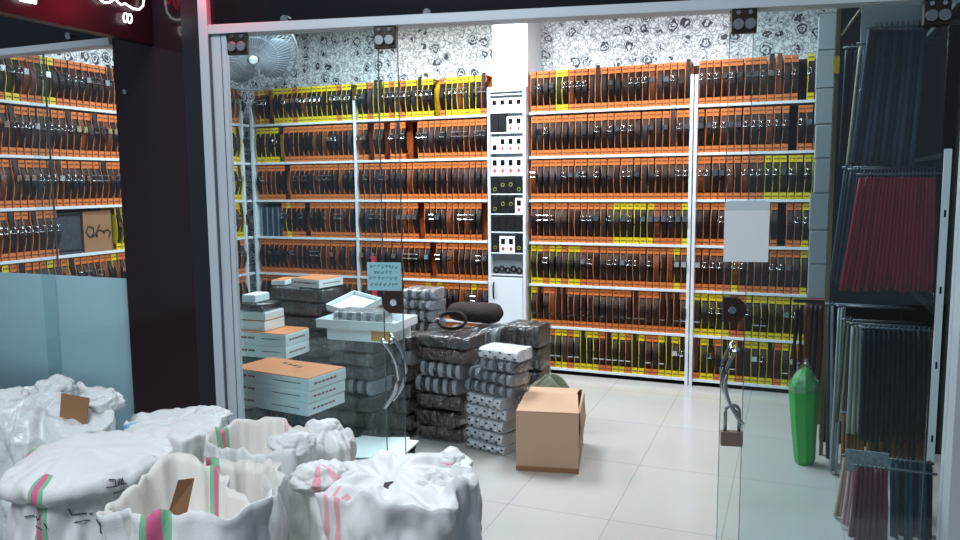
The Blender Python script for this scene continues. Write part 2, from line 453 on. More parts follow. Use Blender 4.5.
def handle(root, u0, umid, u1, z0, z1, side):
    for off in (-.05, .075):
        pts = []
        for i in range(15):
            t = i / 14
            a = (1 - t) ** 2 * u0 + 2 * t * (1 - t) * (2 * umid - (u0 + u1) / 2) + t * t * u1
            pts.append(ent(a, z0 + (z1 - z0) * t, off))
        h = MB().tube(pts, .0085, 10).build('handle', M_chrome, root)
        b = MB()
        for i in (1, 13):
            b.tube([pts[i], pts[i] + EN * (.048 if off < 0 else -.064)], .007, 8)
        b.build('handle_mount', M_chrome, h)
def lock(root, uc, z, edge_u, sgn):
    o = MB()
    for f0, f1 in ((-.013, -.0005), (.0115, .024)):
        rows = []
        pts = [ent(edge_u - sgn * .001, z - .05, f0)]
        for k in range(25):
            a = -PI / 2 + PI * k / 24
            pts.append(ent(edge_u - sgn * (.04 + .05 * math.cos(a)), z + .05 * math.sin(a), f0))
        pts.append(ent(edge_u - sgn * .001, z + .05, f0))
        o.prism(pts, EN * (f1 - f0))
    k = o.build('lock', mat('dark_lock', '#382824', 0.35, 0.3), root)
    c = ent(edge_u - sgn * .035, z, -.013)
    MB().disc(c, -EN, .016, .012).build('lock_cylinder', M_chrome, k)
    return k
d1 = pane('door_1', 'sliding glass door leaf that carries the teal notice', -.010, .763, 0, .7635, cat='glass door')
clamp(d1, -.005, 2.196); clamp(d1, .667, 2.196)
handle(d1, .678, .750, .684, .862, .555, 1)
lock(d1, .73, 1.022, .763, 1)
d2 = pane('door_2', 'sliding glass door leaf with padlocked handle and white sheet', 2.115, 2.90, 0, 2.1145, cat='glass door')
clamp(d2, 2.117, 2.196); clamp(d2, 2.803, 2.196)
handle(d2, 2.172, 2.126, 2.198, .872, .555, -1)
lock(d2, 2.15, 1.018, 2.115, -1)
# padlock hanging from the door handle
pk = thing('padlock', 'brown padlock hanging from the curved chrome door handle', 'padlock', ent(2.156, .465, -.05))
eslab(MB(), 2.113, 2.199, .465, .527, -.066, -.036).build('body', mat('padlock_brown', '#7d6a62', 0.4, 0.3), pk, bevel=.004)
sh = [ent(2.130, .52, -.051)] + [ent(2.157 - .027 * math.cos(a), .605 + .03 * math.sin(a), -.051) for a in [PI * i / 8 for i in range(9)]] + [ent(2.184, .52, -.051)]
MB().tube(sh, .007, 8).build('shackle', M_steel, pk)

# white sheet on the glass (its printed code is left out) and the notice
s = thing('paper_sheet', 'blank white sheet taped to the sliding glass door', 'paper', ent(2.2, 1.213, -.004))
eslab(MB(), 2.112, 2.284, 1.213, 1.420, -.004, -.002).build('sheet', M_paper, s)
pts = [ent(2.112, 1.421, -.0045), ent(2.284, 1.421, -.0045), ent(2.284, 1.448, -.0045), ent(2.270, 1.458, -.0045), ent(2.126, 1.458, -.0045), ent(2.112, 1.448, -.0045)]
MB().prism(pts, EN * .0025).build('header_flap', mat('pale_blue_card', '#c8d6dc', .6), s)
nt_ = thing('notice', 'pale blue handwritten notice stuck on the glass door leaf', 'notice', ent(.68, 1.075, -.004))
eslab(MB(), .606, .761, 1.072, 1.196, -.004, -.002).build('paper', M_teal, nt_)
ink = MB(); random.seed(5)
for r_, z in enumerate((1.176, 1.152, 1.126, 1.098)):
    x = .745 if r_ != 1 else .72
    end = .62 if r_ != 1 else .645
    while x > end:
        w = random.uniform(.007, .018); pts = []
        for k in range(6):
            t = k / 5
            pts.append(ent(x - w * t, z + .0065 * math.sin(t * PI * random.choice((1, 2, 2.5)) + random.random()) , -.0052))
        ink.tube(pts, .0010, 4)
        if random.random() < .6: ink.tube([ent(x - w * .5, z + .009, -.0052), ent(x - w * .5 - .002, z + .009, -.0052)], .0013, 4)
        x -= w + random.uniform(.002, .007)
ink.build('handwriting', mat('notice_ink', '#17323c', .7), nt_)

# --- neon sign board that juts out from the pillar over the window
SX = -2.77
sb = thing('neon_sign', 'dark red sign board with neon letters jutting from the pillar', 'sign', (SX, 2.2, 2.19))
MB().box(SX - .06, SX, 1.1, WY - .003, 2.19, 2.75).build('board', M_socket, sb)
def sgn(px, py): p = atX(px, py, SX); return Vector((SX + .018, p.y, p.z))
NL = []
NL.append(MB().tube([sgn(95, -4), sgn(97, 0), sgn(101, 3), sgn(106, 3), sgn(111, 0), sgn(113, -3), sgn(114, 2), sgn(118, 5), sgn(122, 4), sgn(125, 6), sgn(130, 9), sgn(136, 10), sgn(140, 6), sgn(141, -2), sgn(140, -14)], .0045, 8))
for cx, cy in ((122.3, 18), (126.8, 19)):
    NL.append(MB().tube([sgn(cx + 2.0 * math.cos(a), cy + 4.6 * math.sin(a)) for a in [2 * PI * i / 10 for i in range(11)]], .0032, 8))
NL.append(MB().tube([sgn(17, -3), sgn(17, 0), sgn(32, 3), sgn(35, -5), sgn(24, -7), sgn(17, -3)], .007, 8))
for q in NL: q.build('white_neon_letter', M_neonw, sb)
for k in range(5):
    x = 98 + k * 9
    MB().tube([sgn(x, -19 + k), sgn(x + 2, -10 + k), sgn(x + 4, -7 + k), sgn(x + 6, -10 + k), sgn(x + 6, -21 + k)], .005, 8).build('red_neon_letter', M_neonr, sb)
# red tube light above the door post
rt = thing('red_neon_tube', 'red neon tube light on the fascia above the door post', 'neon light', ent(.0, 2.44, -.05))
MB().tube([ent(-.10, 2.42, -.06), ent(.17, 2.42, -.06)], .012, 10).build('tube', M_neonr, rt)
eslab(MB(), -.11, -.09, 2.40, 2.44, -.075, -.001).build('holder', M_blackm, rt)
eslab(MB(), .16, .18, 2.40, 2.44, -.075, -.001).build('holder', M_blackm, rt)
rl_ = bpy.data.lights.new('red_neon_glow', 'AREA'); rl_.shape = 'RECTANGLE'; rl_.size, rl_.size_y = .3, .03; rl_.energy = 1.3; rl_.color = (1, .03, .06)
ro = bpy.data.objects.new('red_neon_glow', rl_); ro.location = ent(.03, 2.40, -.075); col.objects.link(ro)
ro.rotation_euler = (R(-25), 0, E_ROT)

# ------------------------------------------------------------------ wall shelves
ZS = [2.094, 1.7475, 1.4063, 1.0685, .7311, .3931, .0543]      # top of the lip of each shelf, top shelf first
LIPY = 5.90
def shelf_unit(name, label, x0, x1, posts, M=None, length=None):
    """bay of seven white shelves; local x along the bay, front at y=0, wall at y=+.22"""
    o = thing(name, label, 'shelves', (0, 0, 0))
    if M is None:
        o.location = (x0, LIPY, 0); L = x1 - x0
    else:
        o.location, rz, L = M; o.rotation_euler = (0, 0, rz)
    for z in ZS:
        MB().box(.0, L, .0, .22, z - .020, z).build('shelf_board', M_shelf, o, local=True, bevel=.002)
    MB().box(.0, L, .205, .2195, .0, 2.40).build('back_panel', M_backp, o, local=True)
    for p, top in posts:
        MB().box(p - .012, p + .012, -.012, .19, 0, top).build('post', M_shelf, o, local=True, bevel=.002)
    MB().box(.0, L, .03, .05, 0, .025).build('plinth', M_blackm, o, local=True)
    return o
PT = 2.31
shelf_unit('wall_shelf', 'white shelf bay of belts in the far corner behind the fan', -4.66, -3.568, [(.012, PT)])
shelf_unit('wall_shelf', 'white shelf bay of belts above the heaps of dark bundles', -3.566, -2.325, [(.0145, PT - .05)])
shelf_unit('wall_shelf', 'white shelf bay of belts behind the open doorway', -1.965, -.6985, [(1.2515, PT)])
shelf_unit('wall_shelf', 'white shelf bay of belts behind the padlocked door leaf', -.6965, .165, [(.0145, PT)])
shelf_unit('wall_shelf', 'long white shelf bay of belts along the side wall', 0, 0, [(.014, PT), (2.85, PT)], M=((-4.667, 2.93, 0), R(90), 2.96))

# ------------------------------------------------------------------ packaged belts (one mesh per kind of part, copied)
PW = .0450
ZSC = Matrix.Diagonal((1, 1, 1.09, 1))
def sleeve_mesh(name, m0, bow):
    b = MB(); w = PW / 2
    b.box(-w, w, 0, .003, .240, .285); b.box(-w, w, .003, .14, .2825, .285)
    b.box(-w, w, 0, .003, .0, .043); b.box(-w, w, .003, .14, .0, .0025)
    b.box(-w, w, .137, .14, .0025, .2825)
    rows = []
    for i in range(13):
        z = .043 + (.24 - .043) * i / 12; t = math.sin(PI * i / 12)
        x = -w + .0022 + bow * t; y = -.016 * t
        rows.append([(x - .0022, y, z), (x + .0022, y, z), (x + .0022, .137, z), (x - .0022, .137, z)])
    b.grid(rows, True, 0, False)
    for i in range(4):                          # printed dashes on the two bands
        x = -w + .007 + i * .0095
        b.box(x, x + .0062, -.0007, .0002, .258, .268, 1)
        b.box(x, x + .0062, -.0007, .0002, .015, .024, 1)
    return b.mesh(name, [m0, M_ink], ZSC)
SL = {'o': [sleeve_mesh('orange_sleeve', M_orange, .004), sleeve_mesh('orange_sleeve', M_orange, -.0015), sleeve_mesh('orange_sleeve', M_orange, .008)],
      'y': [sleeve_mesh('yellow_sleeve', M_yellow, .004), sleeve_mesh('yellow_sleeve', M_yellow, -.0015), sleeve_mesh('yellow_sleeve', M_yellow, .008)]}
def strap_rows(path, x0, x1, th, twist=0):
    rows = []
    for i, p in enumerate(path):
        a = Vector(path[max(i - 1, 0)]); c = Vector(path[min(i + 1, len(path) - 1)])
        t = (c - a).normalized(); nrm = Vector((t.y, -t.x)) * th
        q = Vector(p); dx = twist * math.sin(PI * i / (len(path) - 1))
        rows.append([(x0 + dx, q.x, q.y), (x1 + dx, q.x, q.y), (x1 + dx, q.x + nrm.x, q.y + nrm.y), (x0 + dx, q.x + nrm.x, q.y + nrm.y)])
    return rows
def belt_mesh(name, m0, kind):
    b = MB(); x0, x1 = -.016, .0205
    if kind == 0:       # folded loop that bulges forward
        p = [(.05, .07), (.03, .048)] + [(.010 - .044 * math.sin(PI * i / 10), .05 + .19 * i / 10) for i in range(11)] + [(.03, .245), (.06, .22)]
        b.grid(strap_rows(p, x0, x1, .004, .003), True, 0, False, True, True)
        b.box(x0 + .001, x1 - .001, .012, .03, .06, .232)
    elif kind == 1:     # flatter coil with a second turn inside
        p = [(.03, .05)] + [(.008 - .022 * math.sin(PI * i / 10) ** .6, .046 + .198 * i / 10) for i in range(11)] + [(.03, .243)]
        b.grid(strap_rows(p, x0, x1, .0045, -.003), True, 0, False, True, True)
        b.box(x0 + .002, x1 - .002, .01, .03, .055, .235)
        b.box(x0 - .0005, x1 + .0005, -.018, -.0105, .13, .142)
    else:               # long belt whose end stands up in front of the upper band
        p = [(.02, .05)] + [(.004 - .02 * math.sin(PI * i / 10) ** .7, .05 + .25 * i / 10) for i in range(11)] + [(.004, .303)]
        b.grid(strap_rows(p, x0 + .002, x1 - .004, .0045, .002), True, 0, False, True, True)
        b.box(x0 + .003, x1 - .006, .008, .03, .05, .236)
    return b.mesh(name, [m0], ZSC)
LEATH = [M_lblack, M_lbrown, M_lnavy, M_lblack, M_ltan, M_lgrey]
BELTS = {(k, i): belt_mesh('belt', mm, k) for k in (0, 1, 2) for i, mm in enumerate(LEATH)}
def buckle_mesh(kind):
    b = MB()
    y = -.037 if kind < 2 else -.024
    if kind == 0:
        x0, x1, z0, z1 = -.019, .0235, .160, .195; r = .0035
        b.tube([(x0, y, z0), (x1, y, z0), (x1, y, z1), (x0, y, z1), (x0, y, z0)], r, 6)
        b.tube([((x0 + x1) / 2, y, z0), ((x0 + x1) / 2, y - .003, z1)], .0022, 6)
    elif kind == 1:
        b.box(-.016, .02, y - .004, y + .004, .158, .192)
        b.box(-.011, .015, y - .006, y - .004, .164, .186)
    else:
        b.box(-.018, .0225, y - .003, y + .008, .088, .096)
    return b.mesh('buckle', [M_chrome], ZSC)
BUCK = [buckle_mesh(k) for k in range(3)]
random.seed(11)
packs = []      # dict(loc, rot, colour, variant, belt, leather, buckle, label, area)
def add_row(xs, loc_fn, rot, s, shelf_i, label_fn, from_end, bk, tall, hidden=lambda i: False, buckle_low=0):
    n = len(s)
    for i, ch in enumerate(s):
        if ch == '.': continue
        lo = loc_fn(i)
        belt = 2 if random.random() < tall else random.choice((0, 0, 1))
        lea = random.choice((0, 0, 0, 1, 1, 2, 2, 3, 5)) if random.random() > .07 else 4
        bu = None
        if random.random() < bk: bu = random.choice((0, 0, 1))
        if random.random() < buckle_low: bu = 2
        k = n - i if from_end else i + 1
        P = Vector((lo[0], lo[1], lo[2] + .14)); q = P - CAM; dz = q.dot(_f)
        face = Vector((math.sin(rot), -math.cos(rot), 0))
        area_ = (F_PX / dz) ** 2 * max(0.0, face.dot(-q.normalized())) + 0
        px = 480 + F_PX * q.dot(RIGHT) / dz; py = 270 - F_PX * q.dot(UP) / dz
        vis = (-4 < px < 118 + 4 and py < 285) or (232 < px < 826 and py < 392)
        if hidden(i): vis = False
        packs.append(dict(loc=lo, rot=rot, c=ch, v=random.choice((0, 0, 1, 2)), belt=belt, lea=lea, bu=bu, tilt=random.uniform(-.012, .012),
                          label=label_fn('orange-sleeved' if ch == 'o' else 'yellow-sleeved', k, shelf_i), area=area_ if vis else 0))
SHN = ['top shelf', 'second shelf down', 'third shelf down', 'fourth shelf down', 'fifth shelf down', 'sixth shelf down', 'lowest shelf']
def bay(x0, x1, rows, lab, from_end, bks, talls, hid, low=None):
    n = len(rows[0]); p = (x1 - x0) / n
    for r_, s in enumerate(rows):
        if s is None: continue
        add_row(None, lambda i: (x0 + p * (i + .5), LIPY + .012, ZS[r_] + .001), 0, s, r_, lab, from_end, bks[r_], talls[r_], lambda i: hid(r_, i), low[r_] if low else 0)
bay(-1.955, -.722, ['ooooyyoooooooooooooooooo', 'o' * 24, 'o' * 24, 'oooooooooooooyyyyyyooooy', 'yyoyyoyyooooooooooooooyo', 'yooooooooooooooooooooooo', 'ooyoyyoyyyyooyyoyyooyyyy'],
    lambda c, k, s: f'{c} belt, {ORD[k-1]} from the white cabinet, {SHN[s]}, behind the open doorway', False,
    (.4, .6, .5, .55, .4, .15, .1), (.04, .04, 0, 0, 0, .35, .3), lambda r, i: r == 6 and i < 1, (0, 0, 0, 0, 0, .7, .6))
bay(-.672, .158, ['ooooooooooooo.yo', 'oooooooooooo.ooo', 'oooooooooyyyyyyy', 'ooooooooooo.ooyy', 'oooooyooooooooyy', 'yyyyyooyyyyyyyyy', 'oyyoyyoyyyyoyyoo'],
    lambda c, k, s: f'{c} belt, {ORD[k-1]} from the double post, {SHN[s]}, behind the padlocked door', False,
    (.7, .85, .6, .75, .6, .4, .3), (.08, .1, 0, 0, 0, .05, .4), lambda r, i: False, (0, 0, 0, 0, 0, .1, .3))
bay(-3.535, -2.325, ['yyoyyyoyoyyyyy.oyyyyyyo', 'oo.oo.ooo..oooooooooooo', 'o' * 23, 'ooooooooooo.oooooooooo.', 'ooooooooooooo.ooooooooo', 'ooooooooooooyoyoooooyoo', 'o' * 23],
    lambda c, k, s: f'{c} belt, {ORD[k-1]} from the white cabinet, {SHN[s]}, above the dark bundles', True,
    (.8, .5, .4, .5, .35, .1, 0), (.05, .03, 0, 0, 0, .0, 0), lambda r, i: r == 6 or (r == 5 and i < 6))
bay(-4.615, -3.585, ['oyo.yyyyoyyyyyyyyoyy', 'yyyyy.oooooooooooooo', 'oooooo.ooooooooooooo', '.....oyooo.ooooooooo', 'o' * 20, 'o' * 20, 'o' * 20],
    lambda c, k, s: f'{c} belt, {ORD[k-1]} from the corner post, {SHN[s]}, far bay behind the fan', False,
    (.7, .3, .25, .4, .25, 0, 0), (.03, 0, 0, 0, 0, 0, 0), lambda r, i: r == 6 or r == 5)
# side wall: visible through the frosted window (near the street) and beside the door post (near the corner)
random.seed(4)
def siderow(r_, patt):
    y0, p = 3.03, .0535
    n = 52
    s = ''.join(patt(y0 + p * (i + .5)) for i in range(n))
    lab = lambda c, k, sh: f'{c} belt, {ORD[max(0, 26 - k)]} from the black pillar, {SHN[sh]}, on the side wall'
    add_row(None, lambda i: (-4.679, y0 + p * (i + .5), ZS[r_] + .001), R(90), s, r_, lab, False, .85 if r_ < 4 else .4, .22 if r_ < 5 else 0,
            lambda i: y0 + p * (i + .5) > 4.42)
for r_ in range(7):
    def patt(y, r_=r_):
        if y > 5.4: return {0: random.choice('yo'), 1: 'y', 2: 'y', 3: 'y', 4: 'o'}.get(r_, 'o')
        if r_ == 0: return random.choice('oooyy')
        if r_ == 3 and 3.84 < y < 4.30: return '.'
        if r_ == 3 and y > 4.30: return 'y' if y < 4.45 else 'o'
        if r_ == 4: return random.choice('ooooy')
        return 'o'
    siderow(r_, patt)
packs.sort(key=lambda d: -d['area'])
rest = MB(); rest_mats = [M_orange, M_ink, M_yellow, M_chrome] + LEATH
def pack_matrix(d):
    return Matrix.Translation(d['loc']) @ Matrix.Rotation(d['rot'], 4, 'Z') @ Matrix.Rotation(d['tilt'], 4, 'Y')
def add_mesh(b, me, M, midx):
    b.add([M @ v.co for v in me.vertices], [tuple(p.vertices) for p in me.polygons])
    for k, p in enumerate(me.polygons):
        b.m[len(b.m) - len(me.polygons) + k] = midx[p.material_index]
for i, d in enumerate(packs):
    sl = SL[d['c']][d['v']]; be = BELTS[(d['belt'], d['lea'])]
    if i < 300:
        o = bpy.data.objects.new('packaged_belt', None); col.objects.link(o)
        o.empty_display_size = .02
        o.location = d['loc']; o.rotation_euler = (0, d['tilt'], d['rot'])
        tag(o, d['label'], 'belt', 'packaged belts on the wall shelves')
        a = bpy.data.objects.new('sleeve', sl); a.parent = o; col.objects.link(a)
        b_ = bpy.data.objects.new('belt', be); b_.parent = o; col.objects.link(b_)
        if d['bu'] is not None:
            k_ = bpy.data.objects.new('buckle', BUCK[d['bu']]); k_.parent = b_; col.objects.link(k_)
    else:
        M = pack_matrix(d)
        add_mesh(rest, sl, M, [0 if d['c'] == 'o' else 2, 1])
        add_mesh(rest, be, M, [4 + d['lea']])
        if d['bu'] is not None: add_mesh(rest, BUCK[d['bu']], M, [3])
ob = rest.build('packaged_belts', rest_mats)
tag(ob, 'further rows of orange and yellow sleeved belts on the far shelves', 'belts', None, 'stuff')

# things standing in gaps of the side wall shelves
t = thing('cardboard_sheet', 'brown cardboard sheet marked 36 on the side wall shelf', 'cardboard', (-4.70, 4.17, ZS[3]))
MB().box(-4.72, -4.70, 4.055, 4.30, ZS[3] + .001, ZS[3] + .295).build('sheet', M_carddk, t)
def digit(pts, cy):
    return [(-4.6985, cy + p[0] * .055, ZS[3] + .15 + p[1] * .05) for p in pts]
MB().tube(digit([(1, -1), (1.3, -.3), (.9, .1), (.3, -.1), (.25, -.5), (.2, -.1), (-.4, .15), (-.9, -.2), (-.9, -.9)], 4.215), .006, 5).build('digit_three', M_ink, t)
MB().tube(digit([(1.2, .9), (.4, -.6), (-.5, -.8), (-1, 0), (-.6, .8), (.1, .5), (.2, -.3), (-.2, -.7)], 4.13), .006, 5).build('digit_six', M_ink, t)
t = thing('fabric_sample_box', 'dark patterned box beside the cardboard sheet on the shelf', 'box', (-4.72, 3.94, ZS[3]))
MB().box(-4.80, -4.705, 3.845, 4.04, ZS[3] + .001, ZS[3] + .29).build('body', mat('dark_speckled_card', '#2b3440', .6, vary=.8, vscale=45), t, bevel=.004)
for z in (.02, .27):
    MB().box(-4.802, -4.7035, 3.843, 4.042, ZS[3] + z, ZS[3] + z + .012).build('edge_band', M_lnavy, t)
# dark blue folders in the gap of the corner bay
for k in range(4):
    x = -4.60 + k * .062
    f_ = thing('plastic_folder', f'dark blue plastic folder, {ORD[k]} from the corner post', 'folder', (x, 5.95, ZS[3]), 0, 'blue folders in the corner bay')
    MB().box(x, x + .055, LIPY + .03, LIPY + .17, ZS[3] + .001, ZS[3] + .27).build('cover', mat('dark_blue_plastic', '#22384d', .3), f_, bevel=.003)
    MB().box(x + .002, x + .008, LIPY + .024, LIPY + .0299, ZS[3] + .003, ZS[3] + .265).build('spine_strip', M_greybox, f_)

# ------------------------------------------------------------------ white cabinet with watch boxes
CX0, CX1, CY = -2.308, -1.985, 5.872
cz = [2.245, 2.103, 1.944, 1.785, 1.605, 1.455, 1.295, 1.148, .978, .800]
cb = thing('display_cabinet', 'tall narrow white cabinet of small boxes between the belt shelves', 'cabinet', ((CX0 + CX1) / 2, CY, 0))
b = MB(); b.box(CX0, CX0 + .022, CY, CY + .055, 0, 2.30); b.box(CX1 - .022, CX1, CY, CY + .055, 0, 2.30); b.box(CX0 + .022, CX1 - .022, CY, CY + .055, 2.262, 2.30)
b.box(CX0 + .022, CX1 - .022, CY + .05, CY + .055, .80, 2.262, 1)
b.build('body', [M_cab, M_greybox], cb)
for z in cz: MB().box(CX0 + .023, CX1 - .023, CY + .004, CY + .049, z - .010, z).build('shelf_board', M_cab, cb)
dr = MB().box(CX0 + .024, CX1 - .024, CY - .006, CY + .012, .03, .776).build('door', M_cab, cb, bevel=.003)
MB().tube([(CX0 + .05, CY - .006, .60), (CX0 + .05, CY - .022, .62), (CX0 + .05, CY - .022, .71), (CX0 + .05, CY - .006, .73)], .007, 8).build('handle', M_blackm, dr)
bx_rows = ['wwww', 'kkWW', 'VWWW', 'WWWW', 'gggg', 'gggW', 'gggg', 'gWWg']
rows_z = list(zip(cz[1:9], cz[0:8]))
M_boxk = mat('black_box_card', '#14171a', .35, vary=.4, vscale=30)
M_gold = mat('yellow_green_print', '#8f9a2c', .5)
wi = (CX1 - CX0 - .05) / 4
for r_, (z0, z1) in enumerate(rows_z):
    for k, ch in enumerate(bx_rows[r_]):
        x = CX0 + .025 + wi * k; h = (z1 - z0) * .84 - .010
        look = {'w': 'plain white buckle box', 'W': 'red-marked white buckle box', 'V': 'low-marked white buckle box', 'k': 'black buckle box', 'g': 'printed black buckle box'}[ch]
        t = thing('buckle_box', f'{look}, {ORD[k]} from the handle side, {ORD[r_]} compartment down in the cabinet', 'box', (x + wi / 2, CY + .02, z0), 0, 'small boxes in the white cabinet')
        if ch in 'wWV':
            MB().box(x + .002, x + wi - .002, CY + .008, CY + .046, z0 + .001, z0 + h).build('carton', M_boxw, t, bevel=.002)
            zz = z0 + h * (.52 if ch != 'V' else .15)
            MB().box(x + wi * .25, x + wi * .75, CY + .0065, CY + .0079, zz, zz + h * .33).build('label_square', M_blackm, t)
            if ch == 'W':
                c = Vector((x + wi * .5, CY + .0065, z0 + h * .24)); q = h * .15
                MB().prism([c + Vector((q * .7, 0, 0)), c + Vector((0, 0, q)), c + Vector((-q * .7, 0, 0)), c + Vector((0, 0, -q))], (0, .0013, 0)).build('red_mark', M_redp, t)
        else:
            MB().box(x + .001, x + wi - .001, CY + .008, CY + .046, z0 + .001, z0 + h * 1.1).build('carton', M_boxk, t, bevel=.002)
            if ch == 'g':
                g = MB(); zz = z0 + h * (.62 if k in (1, 2) else .3)
                g.torus((x + wi * .5, CY + .0075, zz), (0, 1, 0), wi * .2, .0025, 14, 5)
                g.build('printed_ring', M_gold if r_ != 6 else M_lgrey, t)
for k in range(5):
    x = CX0 + .06 + k * .05
    t = thing('rolled_belt', f'dark rolled belt, {ORD[k]} from the handle side in the lowest open compartment', 'belt', (x, CY + .03, .80), 0, 'rolled belts in the white cabinet')
    MB().torus((x, CY + .026, .801 + .03 + (k % 2) * .012), (0.2, 1, .1), .021, .009 - (k % 2) * .0, 20, 6).build('coil', [M_lblack, M_lgrey, M_lnavy][k % 3], t)

# ------------------------------------------------------------------ wall fan
FC = atY(252, 54, 5.25); FN = Vector((.52, -.50, -.70)).normalized()
FR = .36
fan = thing('wall_fan', 'grey wall fan in a round cage below the ceiling corner', 'fan', tuple(FC))
fa_ = FN.cross(Vector((0, 0, 1))).normalized(); fb_ = FN.cross(fa_)
def fp(r, a, d): return FC + (fa_ * math.cos(a) + fb_ * math.sin(a)) * r + FN * d
b = MB(); b.torus(FC, FN, FR, .011, 48, 8)
for k in range(64):
    a = 2 * PI * k / 64
    b.tube([fp(.05, a, .075), fp(FR * .55, a, .072), fp(FR * .88, a, .05), fp(FR, a, .0), fp(FR * .85, a, -.06), fp(.08, a, -.085)], .0026, 4, cap=False)
for rr, dd in ((.12, .075), (.2, .064)): b.torus(FC + FN * dd, FN, rr, .002, 40, 4)
b.build('cage', M_dish, fan)
for k in range(3):
    bl = MB(); rows = []
    a0 = 2 * PI * k / 3 + .9
    for i in range(8):
        r = .045 + (FR * .86 - .045) * i / 7; w = .50 + .42 * math.sin(PI * i / 7)
        rows.append([fp(r, a0 - w + 2 * w * j / 5, .025 - .05 * j / 5 + .004 * sgnz) for sgnz in (1,) for j in range(6)] + [fp(r, a0 - w + 2 * w * j / 5, .025 - .05 * j / 5 - .004) for j in range(5, -1, -1)])
    bl.grid(rows, True, 0, True, True, True)
    bl.build('blade', mat('dark_fan_blade', '#5c646e', .4), fan)
MB().disc(fp(0, 0, .07), FN, .032, .022).build('hub_cap', M_boxw, fan)
MB().disc(fp(0, 0, -.20), FN, .07, .11).build('motor_housing', M_dish, fan)
MB().tube([fp(0, 0, -.18), Vector((XL + .15, FC.y + .06, FC.z + .12)), Vector((XL + .02, FC.y + .06, FC.z + .1))], .02, 8).build('bracket_arm', M_dish, fan)
MB().box(XL, XL + .03, FC.y - .01, FC.y + .13, FC.z + .02, FC.z + .18).build('wall_plate', M_dish, fan)

# ------------------------------------------------------------------ bundles of belts wrapped in plastic
M_stitch = mat('pale_belt_edges', '#8d9098', .5)
M_white_belt = mat('silver_grey_belts', '#d6dbe2', .42, vary=.08, vscale=20)
M_maroon = mat('maroon_leather', '#3c1b22', .4, vary=.3, vscale=14)
M_slate = mat('slate_leather', '#3a404a', .42, vary=.25, vscale=14)
LOOK = {'black': (M_lblack, M_lblack, 'black'), 'navy': (M_lnavy, M_lblack, 'blue-black'), 'brown': (M_lbrown, M_lblack, 'dark brown'),
        'maroon': (M_maroon, M_lblack, 'maroon'), 'stripe': (M_lblack, M_stitch, 'black ridged'), 'grey': (M_slate, M_stitch, 'grey glossy'),
        'white': (M_white_belt, M_lblack, 'silver white')}
BW = mat('bundle_card', '#8b929a', .5)
def bundle(label, x0, x1, y0, dp, z0, z1, look, rz, group, seed):
    rnd = random.Random(seed)
    cx = (x0 + x1) / 2; w = x1 - x0; h = z1 - z0 - .002
    o = thing('belt_bundle', label, 'belt bundle', (cx, y0 + dp / 2, z0 + .001), rz, group)
    ma, mb, _ = LOOK[look]
    n = max(5, int(w / .032)); pw = (w - .02) / n
    b = MB()
    for i in range(n):
        xa = -w / 2 + .01 + pw * i; j = rnd.uniform(-.008, .006); hh = h * rnd.uniform(.93, .99); k = 1 if (look in ('stripe', 'grey') and i % 2 == 0) else 0
        prof = []
        r_ = min(hh * .45, .03)
        for s in range(7):
            a = PI / 2 + PI * s / 6
            prof.append((-dp / 2 + .012 + j + r_ + r_ * math.cos(a), hh / 2 + (hh / 2) * math.sin(a)))
        prof += [(dp / 2 - .015, .0), (dp / 2 - .015, hh)]
        rows = [[(xa + pw * t, p[0], p[1]) for p in prof] for t in (.06, .94)]
        b.grid(rows, True, k, False, True, True)
        if look == 'white':
            for q in (.28, .7):
                b.box(xa + pw * .3, xa + pw * .7, -dp / 2 + .005 + j, -dp / 2 + .013 + j, hh * q - .004, hh * q + .004, 1) if (i + int(q * 10)) % 2 else None
    b.build('belts', [ma, mb], o, local=True)
    # wrinkled film around the belts
    rows = []; nu = 40; nv = 11
    for j in range(nv + 1):
        ph = -PI / 2 + PI * j / nv
        sp = math.copysign(abs(math.sin(ph)) ** .22, math.sin(ph)); cp = abs(math.cos(ph)) ** .22
        row = []
        for i in range(nu):
            a = 2 * PI * i / nu
            ca = math.copysign(abs(math.cos(a)) ** .24, math.cos(a)); sa = math.copysign(abs(math.sin(a)) ** .24, math.sin(a))
            q = nz(ca * 3 + seed, sa * 3, sp * 2.2) * .006 + nz(ca * 9, sa * 9 + seed, sp * 6) * .004
            row.append(((w / 2 + .001 + q) * ca * cp, (dp / 2 + .001 + q) * sa * cp, h / 2 + (h / 2 + min(0, q)) * sp))
        rows.append(row)
    b = MB(); b.grid(rows, True, 0, True)
    b.build('plastic_wrap', M_wrap, o, local=True)
    return o
def stack(where, y0, dp, px, ys, looks, rz=0, seed=0, group=None, ground=True):
    """px: (x0,x1) in the photograph or a list of them, ys: pixel rows of the seams from bottom to top"""
    n = len(looks); zs = []
    for i, y in enumerate(ys):
        xx = px[min(i, n - 1)] if isinstance(px, list) else px
        zs.append(max(0, atY(sum(xx) / 2, y, y0).z))
    if ground: zs[0] = 0
    rnd = random.Random(seed)
    out = []
    for i in range(n):
        xx = px[i] if isinstance(px, list) else px
        ym = (ys[i] + ys[i + 1]) / 2
        a, c = atY(xx[0], ym, y0).x, atY(xx[1], ym, y0).x
        k = n - 1 - i
        pos = 'topmost' if k == 0 else ('lowest' if i == 0 else f'{ORD[k]} from top')
        out.append(bundle(f'{LOOK[looks[i]][2]} belt bundle, {pos} of {where}', a, c, y0 + rnd.uniform(-.012, .012), dp, zs[i], zs[i + 1], looks[i], rz + R(rnd.uniform(-6, 6)), group or 'belt bundles heaped on the shop floor', seed * 20 + i))
    return out, zs
A, zA = stack('the pale stack beside the carton', 4.0, .18, [(464, 511), (463, 511), (464, 510), (463, 512), (464, 511), (461, 520), (463, 522), (478, 522), (477, 524)],
      [456, 444, 432, 420, 408, 397, 384.5, 373, 361, 349], ['white'] * 5 + ['grey', 'grey', 'grey', 'white'], R(-17), 1)
